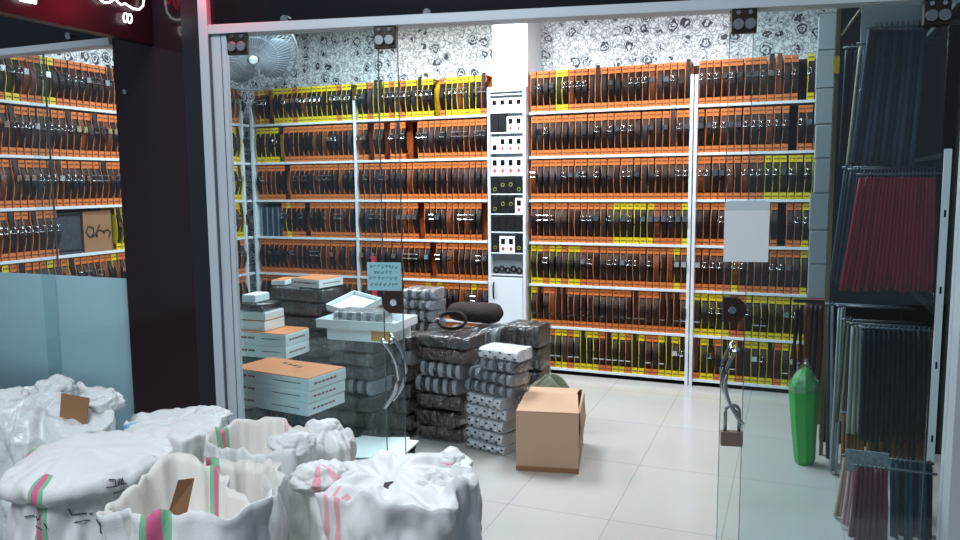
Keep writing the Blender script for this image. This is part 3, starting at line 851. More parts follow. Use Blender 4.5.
B_, zB = stack('the dark stack next to the pale stack', 4.05, .25, [(415, 461), (413, 460), (414, 462), (414, 460), (418, 463), (414, 470), (414, 471)],
      [444, 427, 411, 395, 379, 363, 349, 336], ['black', 'black', 'navy', 'stripe', 'stripe', 'maroon', 'navy'], R(-6), 2)
C_, zC = stack('the dark stack behind the chrome door handle', 4.05, .24, (375, 412), [446, 430, 414, 398, 382, 366, 350, 336], ['navy', 'black', 'black', 'navy', 'black', 'stripe', 'navy'], R(-4), 3)
S4, z4 = stack('the tall stack behind the round lock', 4.42, .19, (401, 435), [420, 398, 377, 356, 335, 322, 310, 300, 289], ['black', 'black', 'black', 'black', 'stripe', 'stripe', 'grey', 'grey'], R(-5), 4)
S5, z5 = stack('the dark stack below the white cabinet door', 4.62, .24, (503, 541), [415, 393, 371, 348, 325], ['black', 'navy', 'black', 'navy'], R(-5), 5)
S6, z6 = stack('the stack under the dark brown roll', 4.62, .24, (470, 501), [415, 393, 371, 350, 328], ['black', 'navy', 'grey', 'grey'], R(-3), 6)
S6b, z6b = stack('the stack beneath the coiled belt', 4.66, .22, (442, 468), [415, 393, 371, 350, 330], ['black', 'navy', 'black', 'grey'], R(-3), 7)
S7, z7 = stack('the bluish stack under the white trays', 3.80, .24, (327, 374), [444, 427, 411, 395, 380, 366, 352, 341], ['navy', 'black', 'navy', 'stripe', 'navy', 'black', 'navy'], R(-3), 8)
S8, z8 = stack('the corner stack under the orange-lidded boxes', 4.32, .26, [(264, 324)] * 4 + [(264, 322), (263, 326), (265, 324), (266, 325)], [402, 386, 370, 356, 343, 329, 316, 302, 288],
      ['black', 'navy', 'black', 'navy', 'black', 'navy', 'navy', 'black'], R(-3), 9)
S9, z9 = stack('the stack under the open white box', 4.32, .24, (330, 376), [404, 386, 368, 350, 331, 313], ['navy', 'black', 'navy', 'black', 'navy'], R(2), 10)

# ------------------------------------------------------------------ flat cartons
def carton(label, c0, w, d, h, rz, lid, printed=True, group=None, cat='box', closed=True, name='flat_box'):
    """flat gift box; c0 is the near corner at its base, w along local x, d along local y"""
    o = thing(name, label, cat, c0, rz, group)
    b = MB(); b.box(0, w, 0, d, 0, h * .93); b.build('body', M_boxw, o, local=True, bevel=.002)
    if lid: MB().box(.003, w - .003, .003, d - .003, h * .93, h).build('lid', M_boxo, o, local=True)
    else: MB().box(.003, w - .003, .003, d - .003, h * .93, h).build('lid', M_boxw, o, local=True)
    if printed:
        b = MB()
        x = .03
        for k in range(5):
            b.box(x, x + .018 + .008 * (k % 2), -.0008, .0006, h * .45, h * .62, k % 2); x += .03
        b.box(w * .55, w * .9, -.0008, .0006, h * .5, h * .56, 0)
        y = .04
        for k in range(6):
            b.box(w - .0006, w + .0008, y, y + .02, h * .4, h * .55, k % 2); y += .03
        b.build('printed_lines', [M_print, M_redp], o, local=True)
    return o
SUP = []
# big stack behind the glass beside the door post
cA = Vector((-2.748, 3.224, 0)); rzB = -0.122
wB, dB = .535, .29
# origin is the far-street corner on the post side; local x runs towards the doorway
bz = .385; hb = .0635
for k in range(3):
    nm = ['lowest', 'middle', 'topmost'][k]
    o = carton(f'{nm} of three large flat white boxes with an orange lid by the door post' if k == 2 else f'{nm} of three large flat white boxes by the door post',
               (cA.x + .004 * k, cA.y + .003 * k, bz + hb * k + .0006 * k), wB, dB, hb, rzB, k == 2, True, 'flat white boxes by the door post')
    if k == 2:
        b = MB()
        for q in range(4): b.box(.17 + q * .045, .195 + q * .045, .20 - q * .012, .225 - q * .012, hb, hb + .0008)
        b.build('lid_print', M_ink, o, local=True)
stack_y = 3.26
for k in range(5):
    bundle(f'black belt bundle under the large flat boxes, {ORD[k]} from the floor', -2.64, -2.27, 3.245, .22, .077 * k, .077 * (k + 1), 'black', rzB, 'belt bundles heaped on the shop floor', 300 + k)
# column of smaller boxes behind it
zz = 0
xs0 = atY(233, 345, 3.95).x; xs1 = atY(285, 345, 3.95).x
ztop = atY(262, 333, 3.95).z; zmid = atY(262, 345.5, 3.95).z; zbot = atY(262, 358, 3.95).z
for k in range(5):
    bundle(f'black belt bundle under the narrow white boxes, {ORD[k]} from the floor', xs0 + .02, xs1 - .03, 3.96, .22, zbot / 5 * k, zbot / 5 * (k + 1), 'black', 0, 'belt bundles heaped on the shop floor', 320 + k)
carton('lower of two white boxes behind the large flat boxes', (xs0, 3.95, zbot + .001), xs1 - xs0, .26, zmid - zbot - .001, R(1), False, True, 'white boxes behind the large flat boxes')
carton('upper of two white boxes with an orange lid behind the large flat boxes', (xs0, 3.952, zmid + .001), xs1 - xs0, .26, ztop - zmid - .001, R(1), True, True, 'white boxes behind the large flat boxes')
xs2 = atY(264, 325, 4.0).x
def zat(y): return atY(250, y, 4.0).z
carton('pale box with an orange lid on the upper white box', (xs0 + .01, 4.0, ztop + .002), xs2 - xs0, .2, zat(320) - ztop - .003, R(-2), True, False, 'white boxes behind the large flat boxes')
carton('pale box without print above the small orange lid', (xs0 + .01, 4.0, zat(320) + .001), xs2 - xs0, .2, zat(312) - zat(320) - .001, R(1), False, False, 'white boxes behind the large flat boxes')
bundle('black belt bundle lying on the pale boxes beside the door post', xs0 + .01, xs2, 4.0, .2, zat(312), zat(303.5), 'black', 0, 'belt bundles heaped on the shop floor', 340)
carton('small white box topmost on the pile beside the door post', (xs0 + .03, 4.02, zat(303.5) + .002), .10, .16, zat(296) - zat(303.5), R(3), False, False, 'white boxes behind the large flat boxes')
# boxes with orange lids on the corner stack
zt = z8[-1] + .004
p = atY(291, 284, 4.36)
carton('white box with a torn orange lid atop the corner stack', (p.x, 4.36, zt), .255, .24, .058, R(-9), True, True, 'boxes on the corner stack')
p = atY(272, 290, 4.36)
o = carton('small white box with an orange lid tucked beside the larger orange lid', (p.x - .01, 4.37, zt), .10, .2, .035, R(12), True, False, 'boxes on the corner stack')
# open white box
def tray(label, c, w, d, h, rot, name='open_box', lift=0):
    o = thing(name, label, 'box', c); o.rotation_euler = rot
    b = MB(); t = .006
    b.box(0, w, 0, d, 0, t); b.box(0, t, 0, d, t, h); b.box(w - t, w, 0, d, t, h); b.box(t, w - t, 0, t, t, h); b.box(t, w - t, d - t, d, t, h)
    b.build('tray', M_boxw, o, local=True)
    return o
p = atY(329, 304, 4.33)
o = tray('open white box lying tilted on the dark bundles below the shelf', (p.x, 4.30, z9[-1] + .012), .26, .26, .045, (R(14), R(7), R(-14)))
MB().box(.012, .248, .02, .24, .0062, .02).build('folded_tissue', M_paper, o, local=True)
# white trays on the bluish stack
zt = z7[-1] + .002
p = atY(328, 333, 3.80); q = atY(391, 333, 3.80)
o = carton('white box with orange printed end beneath the white tray', (p.x, 3.79, zt), q.x - p.x, .26, .075, R(2), False, False, None)
b = MB(); w = q.x - p.x
for k in range(9): b.box(w * .70 + k * .0135, w * .70 + k * .0135 + .009, -.0012, .0006, .012, .064, 0)
b.box(w * .69, w * .985, -.0008, .0004, .008, .068, 1)
b.build('orange_print', [M_boxo, M_yellow], o, local=True)
b = MB(); b.box(.0, w, -.0009, .0004, .0685, .0725); b.build('orange_edge', M_boxo, o, local=True)
p2 = atY(320, 322, 3.78); q2 = atY(397, 322, 3.78)
zt2 = zt + .0765
tray('shallow white tray on the box with orange print', (p2.x, 3.74, zt2), q2.x - p2.x, .30, .05, (0, 0, R(3)), 'shallow_tray')
pa, pb = atY(334, 318, 3.84).x, atY(382, 318, 3.84).x
bundle('grey ridged belt bundle resting inside the shallow white tray', pa, pb, 3.80, .2, zt2 + .007, zt2 + .095, 'grey', R(4), 'belt bundles heaped on the shop floor', 360)
# dark roll, coiled belt
zr = max(z6[-1], z6b[-1]) + .004
roll = thing('fabric_roll', 'fuzzy dark brown roll lying on the bundles by the white cabinet', 'roll', (-1.93, 4.70, zr))
rows = []
x0, x1 = atY(446, 316, 4.70).x, atY(500, 316, 4.70).x
for i in range(15):
    t = i / 14; r = .082 * max(.05, (1 - abs(2 * t - 1) ** 5)) ** .42 * (.86 + .14 * t)
    rows.append([(x0 + (x1 - x0) * t, 4.74 + r * 1.25 * math.cos(a), zr + .075 + .9 * r * math.sin(a) + .004 * nz(t * 9, a, 0)) for a in [2 * PI * k / 22 for k in range(22)]])
b = MB(); b.grid(rows, True, 0, True, True, True); b.build('cloth', M_fur, roll)
cl = thing('coiled_belt', 'black belt coiled in a ring on top of the dark stack', 'belt', (-1.95, 4.17, zB[-1] + .004))
c = atY(452, 325, 4.20); c.z = zB[-1] + .066
ax = Vector((.25, -.72, .62)).normalized()
b = MB()
a_ = ax.cross(Vector((0, 0, 1))).normalized(); b_ = ax.cross(a_)
for tr in range(2):
    rows = []
    for i in range(41):
        a = 2 * PI * i / 40; rr = .083 - .007 * tr
        d = a_ * math.cos(a) * rr * 1.12 + b_ * math.sin(a) * rr * .72
        rows.append([c + d + ax * .016, c + d * .93 + ax * .016, c + d * .93 - ax * .016, c + d - ax * .016])
    b.grid(rows, True, 0, True)
b.build('strap', M_lblack, cl)
MB().tube([c + a_ * .1 + ax * .02, c + a_ * .1 - ax * .02, c + a_ * .07 - ax * .025, c + a_ * .07 + ax * .025, c + a_ * .1 + ax * .02], .004, 6).build('buckle', M_chrome, cl)
# red belt hanging from the shelf behind the notice
hb_ = thing('hanging_belt', 'bright red strap hanging from the shelf behind the notice', 'belt', (-3.40, LIPY - .02, 0))
p0, p1 = atY(371.5, 256, 5.86), atY(374, 308, 5.86)
MB().hexa([(p0.x, 5.85, p1.z), (p0.x + .05, 5.85, p1.z), (p0.x + .05, 5.858, p1.z), (p0.x, 5.858, p1.z), (p0.x, 5.85, p0.z), (p0.x + .04, 5.85, p0.z), (p0.x + .04, 5.858, p0.z), (p0.x, 5.858, p0.z)]).build('strap', M_red, hb_)
MB().tube([(p0.x + .02, 5.855, p0.z - .01), (p0.x + .02, 5.85, p0.z + .015), (p0.x + .02, 5.895, p0.z + .012)], .004, 6).build('hook', M_steel, hb_)

# ------------------------------------------------------------------ carton with open flaps, olive cloth, loose sheets
bx = thing('cardboard_box', 'brown open-topped cardboard carton standing on the shop floor', 'box', (-1.338, 3.79, 0), R(11.5))
W, Dp, Hh, T = .333, .50, .325, .006
b = MB()
b.box(0, W, 0, T, 0, Hh); b.box(0, W, Dp - T, Dp, 0, Hh); b.box(0, T, T, Dp - T, 0, Hh); b.box(W - T, W, T, Dp - T, 0, Hh); b.box(T, W - T, T, Dp - T, 0, T)
b.build('carton', M_card, bx, local=True)
def flap(pts, th=(0, 0, .005)): return MB().prism(pts, th)
flap([(0, .0, Hh + .001), (W, .0, Hh + .001), (W - .02, .26, Hh + .034), (.02, .26, Hh + .034)]).build('flap', M_card, bx, local=True)
flap([(0.02, Dp, Hh + .001), (W - .02, Dp, Hh + .001), (W - .03, .262, Hh + .03), (.03, .262, Hh + .03)]).build('flap', M_card, bx, local=True)
flap([(W + .0, .03, Hh - .001), (W + .0, Dp - .03, Hh - .001), (W + .012, Dp - .05, Hh - .15), (W + .012, .05, Hh - .15)], (.005, 0, 0)).build('flap', M_card, bx, local=True)
b = MB(); b.box(W + .0003, W + .001, .2, .25, .0, .32); b.build('tape', M_tape, bx, local=True)
b = MB(); b.box(-.001, W + .001, -.0012, 0, .0, .028); b.build('bottom_crease', M_carddk, bx, local=True)
ol = thing('olive_cloth', 'crumpled olive green cloth heaped behind the cardboard carton', 'cloth', (-1.35, 4.555, 0))
rows = []
for j in range(15):
    t = j / 14; row = []
    for i in range(48):
        a = 2 * PI * i / 48
        q = 1 + .22 * nz(math.cos(a) * 1.6, math.sin(a) * 1.6, t * 2) + .1 * nz(math.cos(a) * 4, math.sin(a) * 4, t * 5)
        rr = (1 - t ** 3) ** .6 if t < 1 else .0
        row.append((-1.385 + .18 * rr * q * math.cos(a), 4.545 + .045 * rr * q * math.sin(a), .005 + .36 * t * (1 + .16 * nz(math.cos(a) * 2, math.sin(a) * 2, t * 4)) * (.9 + .1 * math.sin(3 * a))))
    rows.append(row)
b = MB(); b.grid(rows, True, 0, True, True, True); b.build('cloth', M_olive, ol, sub=1)
random.seed(21)
dk = thing('dark_crate', 'low dark crate on the floor under the loose white sheets', 'crate', (-2.0, 3.5, 0), R(12))
M_ = Matrix.Translation((-2.02, 3.52, 0)) @ Matrix.Rotation(R(14), 4, 'Z')
b = MB(); b.box(-.18, .16, -.14, .16, 0, .085, M=M_); b.build('body', M_lnavy, dk, bevel=.006)
b = MB(); b.box(-.185, .165, -.146, .166, .0855, .092, M=M_); b.build('rim', M_blackm, dk)
for k in range(7):
    M_ = Matrix.Translation((-2.045 + random.uniform(-.02, .02), 3.53 + random.uniform(-.02, .02), .094 + .0065 * k)) @ Matrix.Rotation(R(14 + random.uniform(-9, 9)), 4, 'Z')
    t = thing('paper_sheet', f'loose white sheet in the fanned pile by the door, {ORD[k]} from below', 'paper', M_.translation, 0, 'loose white sheets by the door')
    w = .17 + random.uniform(-.01, .03)
    MB().box(-w, w, -.17, .15, 0, .004, M=M_).build('sheet', M_paper, t)

# ------------------------------------------------------------------ grey boxes, wooden side cabinet, green bag, brass post
sc = thing('side_cabinet', 'narrow brown wooden cabinet standing under the grey boxes', 'cabinet', (.19, 5.35, 0))
b = MB(); b.box(.10, .30, 5.22, 5.50, 0, .80); b.build('body', M_wood, sc, bevel=.004)
MB().box(.11, .29, 5.212, 5.219, .03, .77).build('door', M_wood, sc)
zs = [atY(820, y, 5.25).z for y in (297, 264, 230, 193, 158, 124, 88, 50, 13)]
zs[0] = .801
random.seed(3)
for k in range(8):
    xx = atY(814.5 if k > 2 else 811, 200, 5.25).x + .004 - .003 * k + random.uniform(-.004, .004)
    t = thing('grey_box', f'upright grey box in the tall column by the belts, {ORD[k]} from below', 'box', (xx + .06, 5.35, zs[k]), 0, 'column of grey boxes')
    MB().box(xx, xx + .105, 5.25, 5.46, zs[k] + .001, zs[k + 1] - .005).build('carton', M_greybox, t, bevel=.003)
    MB().box(xx + .002, xx + .103, 5.252, 5.458, zs[k + 1] - .0045, zs[k + 1] - .001).build('lid', M_steel, t)
rk = thing('belt_hook_rail', 'short hook rail on the wooden cabinet holding loose belts', 'rail', (.10, 5.2, .78))
MB().box(.02, .20, 5.195, 5.209, .775, .795).build('rail', M_blackm, rk)
for k in range(6):
    x = .036 + .029 * k; zb = .12 + random.uniform(0, .25)
    t = thing('loose_belt', f'loose dark belt hanging behind the green bag, {ORD[k]} along the hook rail', 'belt', (x, 5.18, .77), 0, 'loose belts on the hook rail')
    pts = []
    ph = random.uniform(0, 6)
    for i in range(13):
        tt = i / 12
        pts.append((x + .003 * math.sin(ph + tt * 7), 5.165 - .02 * math.sin(tt * PI) + .01 * math.sin(ph * 2 + tt * 5), .77 - (.77 - zb) * tt))
    rows = [[(p[0] - .010, p[1] - .002, p[2]), (p[0] + .010, p[1] - .002, p[2]), (p[0] + .010, p[1] + .002, p[2]), (p[0] - .010, p[1] + .002, p[2])] for p in pts]
    b = MB(); b.grid(rows, True, 0, True, True, True); b.build('strap', [M_lblack, M_lbrown, M_ltan, M_lblack][k % 4], t)
    MB().tube([(pts[-2][0] - .009, pts[-2][1] - .004, pts[-2][2]), (pts[-2][0] + .009, pts[-2][1] - .004, pts[-2][2]), (pts[-1][0] + .009, pts[-1][1] - .004, pts[-1][2]), (pts[-1][0] - .009, pts[-1][1] - .004, pts[-1][2]), (pts[-2][0] - .009, pts[-2][1] - .004, pts[-2][2])], .003, 5).build('buckle', M_chrome, t)
gb = thing('green_plastic_bag', 'tall green plastic-wrapped bag standing beside the strap rack', 'bag', (.085, 4.45, 0))
def ring(z, rx, ry, cx, cy, n=9, tw=0):
    out = []
    for i in range(n):
        a = 2 * PI * i / n
        q = 1 + .06 * math.cos(3 * a + tw) + .03 * nz(math.cos(a) * 2, math.sin(a) * 2, z * 9)
        out.append((cx + rx * q * math.cos(a), cy + ry * q * math.sin(a), z))
    return out
b = MB(); b.grid([ring(.002, .045, .045, .097, 4.45), ring(.03, .055, .055, .096, 4.45), ring(.14, .062, .06, .090, 4.45), ring(.26, .070, .06, .084, 4.45), ring(.38, .077, .062, .079, 4.45), ring(.435, .079, .06, .077, 4.45), ring(.50, .042, .035, .082, 4.45), ring(.525, .022, .02, .084, 4.45)], True, 0, False, True, True)
b.build('bag', M_greenbag, gb)
b = MB(); b.grid([ring(.40, .080, .064, .078, 4.45), ring(.44, .082, .063, .077, 4.45), ring(.505, .046, .04, .082, 4.45), ring(.545, .018, .018, .086, 4.45), ring(.585, .006, .006, .088, 4.45)], True, 0, False)
b.build('clear_neck', M_wrap, gb)
ps = thing('brass_post', 'thin brass display post with a triangular top bracket', 'post', (.185, 4.62, 0))
MB().box(.178, .198, 4.61, 4.63, 0, 2.47).build('post', M_brass, ps)
b = MB(); b.tube([(.19, 4.62, 2.46), (.32, 4.62, 2.46)], .011, 6); b.tube([(.31, 4.62, 2.455), (.205, 4.62, 2.30)], .007, 6)
b.build('bracket', mat('pale_bracket', '#b5a987', .4), ps)
MB().box(.168, .2, 4.600, 4.609, 2.10, 2.19).build('label_clip', M_yellow, ps)

# ------------------------------------------------------------------ rack with hanging strap bundles
rack = thing('strap_rack', 'white slotted display rack that carries the hanging straps', 'rack', (.6, 4.1, 0))
def upright(x, y, top, name='upright'):
    u = MB().box(x - .013, x + .013, y - .012, y + .012, 0, top).build(name, M_white, rack)
    b = MB()
    for k in range(int(top / .32)):
        z = .10 + .32 * k
        b.box(x - .004, x + .004, y - .0135, y - .0121, z, z + .03)
    b.build('slot', M_blackm, u)
    return u
ux = atY(934, 300, 3.70).x
upright(ux + .02, 3.70, 1.66); MB().box(ux + .008, ux + .032, 4.738, 4.762, 0, 1.66).build('rear_upright', M_blackm, rack)
for z in (1.625, .955, .42):
    MB().box(ux + .010, ux + .030, 3.713, 4.737, z, z + .02).build('side_rail', M_blackm, rack)
MB().box(ux + .04, XR, 4.15, 4.17, 2.235, 2.255).build('wall_arm', M_steel, rack)
MB().box(ux + .02, ux + .04, 3.72, 4.6, 2.235, 2.255).build('upper_rail', M_steel, rack)
NV = mat('navy_strap', '#121a2a', .5, vary=.15, vscale=20, spec=0.2)
NG = mat('blue_grey_strap', '#333e50', .55, vary=.2, vscale=30, spec=0.2)
RD = mat('red_strap', '#8a1420', .5, vary=.15, vscale=20, spec=0.2)
DN = mat('deep_navy_strap', '#08121f', .45, vary=.15, vscale=20, spec=0.2)
WH = mat('pale_grey_strap', '#8f999f', .5, vary=.08)
OL = mat('olive_strap', '#454e39', .55, vary=.12, spec=0.2)
CR = mat('cream_strap', '#9d9980', .55, vary=.1)
TN = mat('amber_strap', '#7c5020', .5, vary=.15)
MR = mat('plum_strap', '#6b3248', .5, vary=.15, spec=0.2)
TL = mat('teal_blue_strap', '#174656', .5, vary=.2, spec=0.2)
BE = mat('beige_strap', '#b39c82', .55, vary=.1)
PK = mat('pink_strap', '#c99aa4', .5, vary=.1)
FLORAL = mat('speckled_card', '#7d8890', .6, vary=.9, vscale=60)
def strap_bundle(label, y, top, bot, n, mats, bar=True, film=True, seed=0, header=None, bar_z=None):
    """n straps hung in a row; top/bot = (x0, x1, y) in the photograph on the plane at depth y"""
    rnd = random.Random(seed)
    T0, T1 = atY(top[0], top[2], y), atY(top[1], top[2], y)
    B0, B1 = atY(bot[0], bot[2], y), atY(bot[1], bot[2], y)
    B0.z = max(B0.z, .012); B1.z = max(B1.z, .012)
    o = thing('strap_bundle', label, 'straps', ((T0.x + T1.x) / 2, y, min(B0.z, B1.z)), 0, 'bundles of straps on the rack')
    for i in range(n):
        a, c = (i + .02) / n, (i + .99) / n
        j = rnd.uniform(-.012, .012); jb = rnd.uniform(-.012, .012); l = rnd.uniform(-.012, .012)
        rows = []
        for k in range(9):
            t = k / 8
            L = T0.lerp(B0, t); Q = T1.lerp(B1, t)
            p, q = L.lerp(Q, a), L.lerp(Q, c)
            z = p.z * (1 - .0) + l * t
            z = max(z, .006)
            dy = j + (jb - j) * t - .014 * math.sin(t * PI) + .003 * math.sin(t * 9 + i)
            mid = (p.x + q.x) / 2
            rows.append([(p.x, y + dy, z), (mid, y + dy - .007, z), (q.x, y + dy, z), (q.x, y + dy + .016, z), (p.x, y + dy + .016, z)])
        b = MB(); b.grid(rows, True, 0, True, True, True)
        b.build('strap', mats[i % len(mats)], o)
    if bar:
        b = MB(); x1 = (ux + .02) if not bar_z else ux + .03
        zb = T0.z + .012
        b.tube([(T0.x - .01, y + .003, zb), (x1, y + .003, zb if not bar_z else T1.z + .012)], .0055, 6)
        for i in range(n):
            x = T0.x + (T1.x - T0.x) * (i + .5) / n
            b.tube([(x, y + .004, zb - .02), (x, y - .006, zb + .003), (x, y + .004, zb + .014)], .003, 4)
        b.build('hanger_bar', M_aludk, o)
    if film:
        rows = []
        for k in range(15):
            t = k / 14 * 1.12 - .02
            L = T0.lerp(B0, t); Q = T1.lerp(B1, t)
            e = .04 if t > 1 else .0
            row = []
            for i in range(31):
                p = L.lerp(Q, .005 + .985 * i / 30)
                q = nz(i * .4 + seed, k * .5, t) * (.007 + .05 * max(0, t - .97))
                row.append((p.x, y - .026 - q - .01 * math.sin(t * PI) * (t < 1), max(p.z, .008)))
            rows.append(row)
        b = MB(); b.grid(rows, False, 0, True); b.build('clear_film', M_wrapthin, o)
    if header is not None:
        hm, h0, h1 = header
        p, q = atY(h0[0], h0[1], y + .03), atY(h1[0], h1[1], y + .03)
        MB().box(p.x, q.x, y + .03, y + .036, q.z, p.z).build('header_card', hm, o)
    return o
strap_bundle('navy and blue-grey straps in the highest tier under a pale card', 3.85, (868, 927, 30), (850, 914, 164), 11, [NG, NV, NG, NG, NV], seed=1, header=(M_teal if False else mat('pale_blue_header', '#dbe6f2', .5), (862, 2), (923, 37)), bar_z=1)
strap_bundle('two pale straps beside the navy straps in the highest tier', 4.05, (859, 868, 46), (846, 853, 162), 2, [CR, NG], seed=2)
strap_bundle('dark navy straps behind the pale straps in the highest tier', 4.30, (845, 859, 50), (838, 848, 165), 3, [NV, DN], seed=3)
strap_bundle('wide bundle of dark red straps in the middle tier', 3.79, (859, 936, 177), (839, 934, 290), 22, [RD], seed=4)
strap_bundle('blue-grey straps just behind the dark red straps', 4.0, (850, 860, 172), (835, 846, 286), 3, [NV, NG], seed=5)
strap_bundle('slate straps farthest behind the dark red straps', 4.22, (844, 852, 170), (829, 838, 280), 3, [NG, NV], seed=6)
strap_bundle('wide bundle of near-black navy straps in the lower tier', 3.78, (862, 932, 330), (858, 931, 440), 14, [DN], seed=7)
strap_bundle('pale grey-green straps beside the near-black straps', 3.97, (851, 863, 326), (846, 860, 432), 3, [WH, CR], seed=8)
strap_bundle('olive straps between two pale strap bundles', 4.12, (844, 852, 322), (835, 846, 420), 3, [OL, CR], seed=9)
strap_bundle('long pale straps hanging almost to the floor', 4.32, (838, 846, 308), (829, 837, 476), 3, [WH], seed=10)
strap_bundle('long grey straps next to the green bag', 4.5, (827, 834, 306), (825, 832, 470), 2, [NG, WH], seed=11)
strap_bundle('amber straps below the olive straps', 4.02, (842, 864, 415), (840, 864, 470), 6, [TN], seed=12, film=False)
strap_bundle('dull amber straps showing below the near-black straps', 3.93, (866, 928, 425), (866, 928, 462), 10, [TN, OL], seed=13, film=False)
strap_bundle('plum straps under a speckled card in the lowest tier', 3.52, (855, 888, 468), (848, 887, 548), 7, [MR], seed=14, header=(FLORAL, (846, 449), (888, 476)))
strap_bundle('teal blue straps in the lowest tier', 3.60, (890, 932, 462), (889, 931, 548), 9, [TL, TL, DN], seed=15)
strap_bundle('beige straps at the floor beside the plum straps', 3.74, (843, 850, 458), (833, 841, 530), 2, [BE], seed=16)
strap_bundle('pale pink straps between the beige and plum straps', 3.63, (849, 856, 462), (840, 848, 540), 2, [PK], seed=17)

# counter with a dark box behind the frosted film
ct = thing('glass_counter', 'pale low counter behind the frosted window film', 'counter', (-3.9, 3.25, 0))
MB().box(-4.42, -3.06, 3.12, 3.5, 0, .80).build('body', mat('pale_counter', '#9fc0c0', .5), ct)
MB().box(-4.44, -3.04, 3.10, 3.52, .80, .82).build('worktop', M_boxw, ct)
t = thing('black_box', 'black box on the counter behind the frosted film', 'box', (-4.1, 3.25, .82))
MB().box(-4.18, -3.86, 3.2, 3.4, .8205, .945).build('body', M_blackm, t, bevel=.004)

# ------------------------------------------------------------------ white woven sacks on the pavement
ROWS = {}
def sack(name, label, rim, base=.95, inner=.25, dome=None, seed=0, stripes=(), cuff=0, clear=False, mats=None, wr=1.0, cap_noise=.02):
    """rim: list of (px, py, depth) around the mouth; stripes: (px, py, z, width in degrees, kind)"""
    P = [D(x, y, z) for x, y, z in rim]
    cx = sum(p.x for p in P) / len(P); cy = sum(p.y for p in P) / len(P); zm = sum(p.z for p in P) / len(P)
    pol = sorted([(math.atan2(p.y - cy, p.x - cx), math.hypot(p.x - cx, p.y - cy), p.z) for p in P])
    N = 168
    def rimat(a):
        n = len(pol)
        for i in range(n):
            a0 = pol[i][0]; a1 = pol[(i + 1) % n][0] + (2 * PI if i == n - 1 else 0)
            aa = a if a >= pol[0][0] else a + 2 * PI
            if a0 <= aa <= a1:
                t = (aa - a0) / max(1e-6, a1 - a0)
                g = lambda k: pol[k % n]
                out = []
                for c in (1, 2):
                    p0, p1, p2, p3 = g(i - 1)[c], g(i)[c], g(i + 1)[c], g(i + 2)[c]
                    # sharper than a spline, softer than a polyline
                    cr = .5 * (2 * p1 + (p2 - p0) * t + (2 * p0 - 5 * p1 + 4 * p2 - p3) * t * t + (3 * p1 - p0 - 3 * p2 + p3) * t ** 3)
                    out.append(.6 * cr + .4 * (p1 + (p2 - p1) * t))
                return out
        return pol[0][1], pol[0][2]
    ang = [-PI + 2 * PI * i / N for i in range(N)]
    rr = [rimat(a) for a in ang]
    mr = sum(r for r, _ in rr) / N
    sm = [sum(rr[(i + k) % N][0] for k in range(-14, 15)) / 29 for i in range(N)]
    S = []
    for (x, y, z, wdeg, kind) in stripes:
        p = D(x, y, z); S.append((math.atan2(p.y - cy, p.x - cx), R(wdeg), kind))
    NVt = 44
    def mi(i, j):
        a = ang[i] + PI / N
        if j >= 10 ** 6 or (dome is not None and j > NVt + 3): return 1
        for s, w, kind in S:
            d = abs((a - s + PI) % (2 * PI) - PI)
            if d < w / 2:
                if kind == 'gpg': return 2 if d > w * .19 else 3
                if kind == 'p': return 4 if d > w * .2 else 0
                if kind == 'b': return 5
        return 0 if j <= NVt else 1
    rows = []
    for j in range(NVt + 1):
        v = j / NVt; row = []
        for i, a in enumerate(ang):
            rim_r, rim_z = rr[i]
            bl = v ** 2.2
            r0 = sm[i] * base * (1 + .05 * math.sin(PI * min(1, v * 1.1)))
            if v < .06: r0 *= .9 + .1 * (v / .06) ** .5
            r = r0 * (1 - bl) + rim_r * bl
            ca, sa = math.cos(a), math.sin(a)
            z = rim_z * v
            r += wr * (.016 * nz(ca * 2.2 + seed, sa * 2.2, z * 5) + .007 * nz(ca * 6, sa * 6 + seed, z * 11) + v * v * .007 * math.sin(9 * a + seed + 4 * nz(ca, sa, seed)) + .003 * nz(ca * 15, sa * 15 + seed, z * 22))
            r += wr * (.040 * (abs(nz(ca * 1.7 + seed * 2, sa * 1.7, z * 3.3)) - .2) + .020 * (abs(nz(ca * 4 + seed, sa * 4, z * 9 + a * .6)) - .2)) * min(1, v * 1.5)
            z += wr * .02 * v ** 8 * nz(ca * 5, sa * 5 + seed, 3.3)
            if cuff:
                vc = .945
                if v < vc: r = sm[i] * .90 * (1 + .03 * math.sin(PI * v)) + (r - r0 * (1 - bl) - rim_r * bl)
                else:
                    t = (v - vc) / (1 - vc)
                    r = rim_r * (.90 + .13 * min(1, t * 6) ** .5 - .03 * t * t) + (r - r0 * (1 - bl) - rim_r * bl) * .6
            row.append((cx + r * ca, cy + r * sa, z))
        rows.append(row)
    # lip and inside
    last = rows[-1]
    def inring(f, dz, zt):
        out = []
        for i, a in enumerate(ang):
            x, y, z = last[i]; ca, sa = math.cos(a), math.sin(a)
            q = cap_noise * nz(ca * 2.5 * f + seed * 3, sa * 2.5 * f, 2.7) + cap_noise * .5 * nz(ca * 6 * f, sa * 6 * f + seed, 7.1)
            zz_ = z + dz if zt is None else z * (1 - dz) + zt * dz
            out.append((cx + (x - cx) * f, cy + (y - cy) * f, zz_ + q * (1 if f < .97 else 0)))
        return out
    rows.append(inring(.988, .001, None))
    if dome is None:
        zi = zm - inner
        for f, d in ((.955, .10), (.93, .28), (.91, .5), (.89, .72), (.86, .88), (.78, .97), (.6, 1), (.35, 1.0), (.1, 1.0)):
            rows.append(inring(f, d, zi))
    else:
        zi = zm + dome
        for f, d in ((.95, .16), (.88, .36), (.78, .58), (.65, .78), (.5, .9), (.32, .97), (.14, 1.0)):
            rows.append(inring(f, d, zi))
    o = thing(name, label, 'sack', (cx, cy, 0), 0, None)
    b = MB(); b.grid(rows, True, mi, True, True, True)
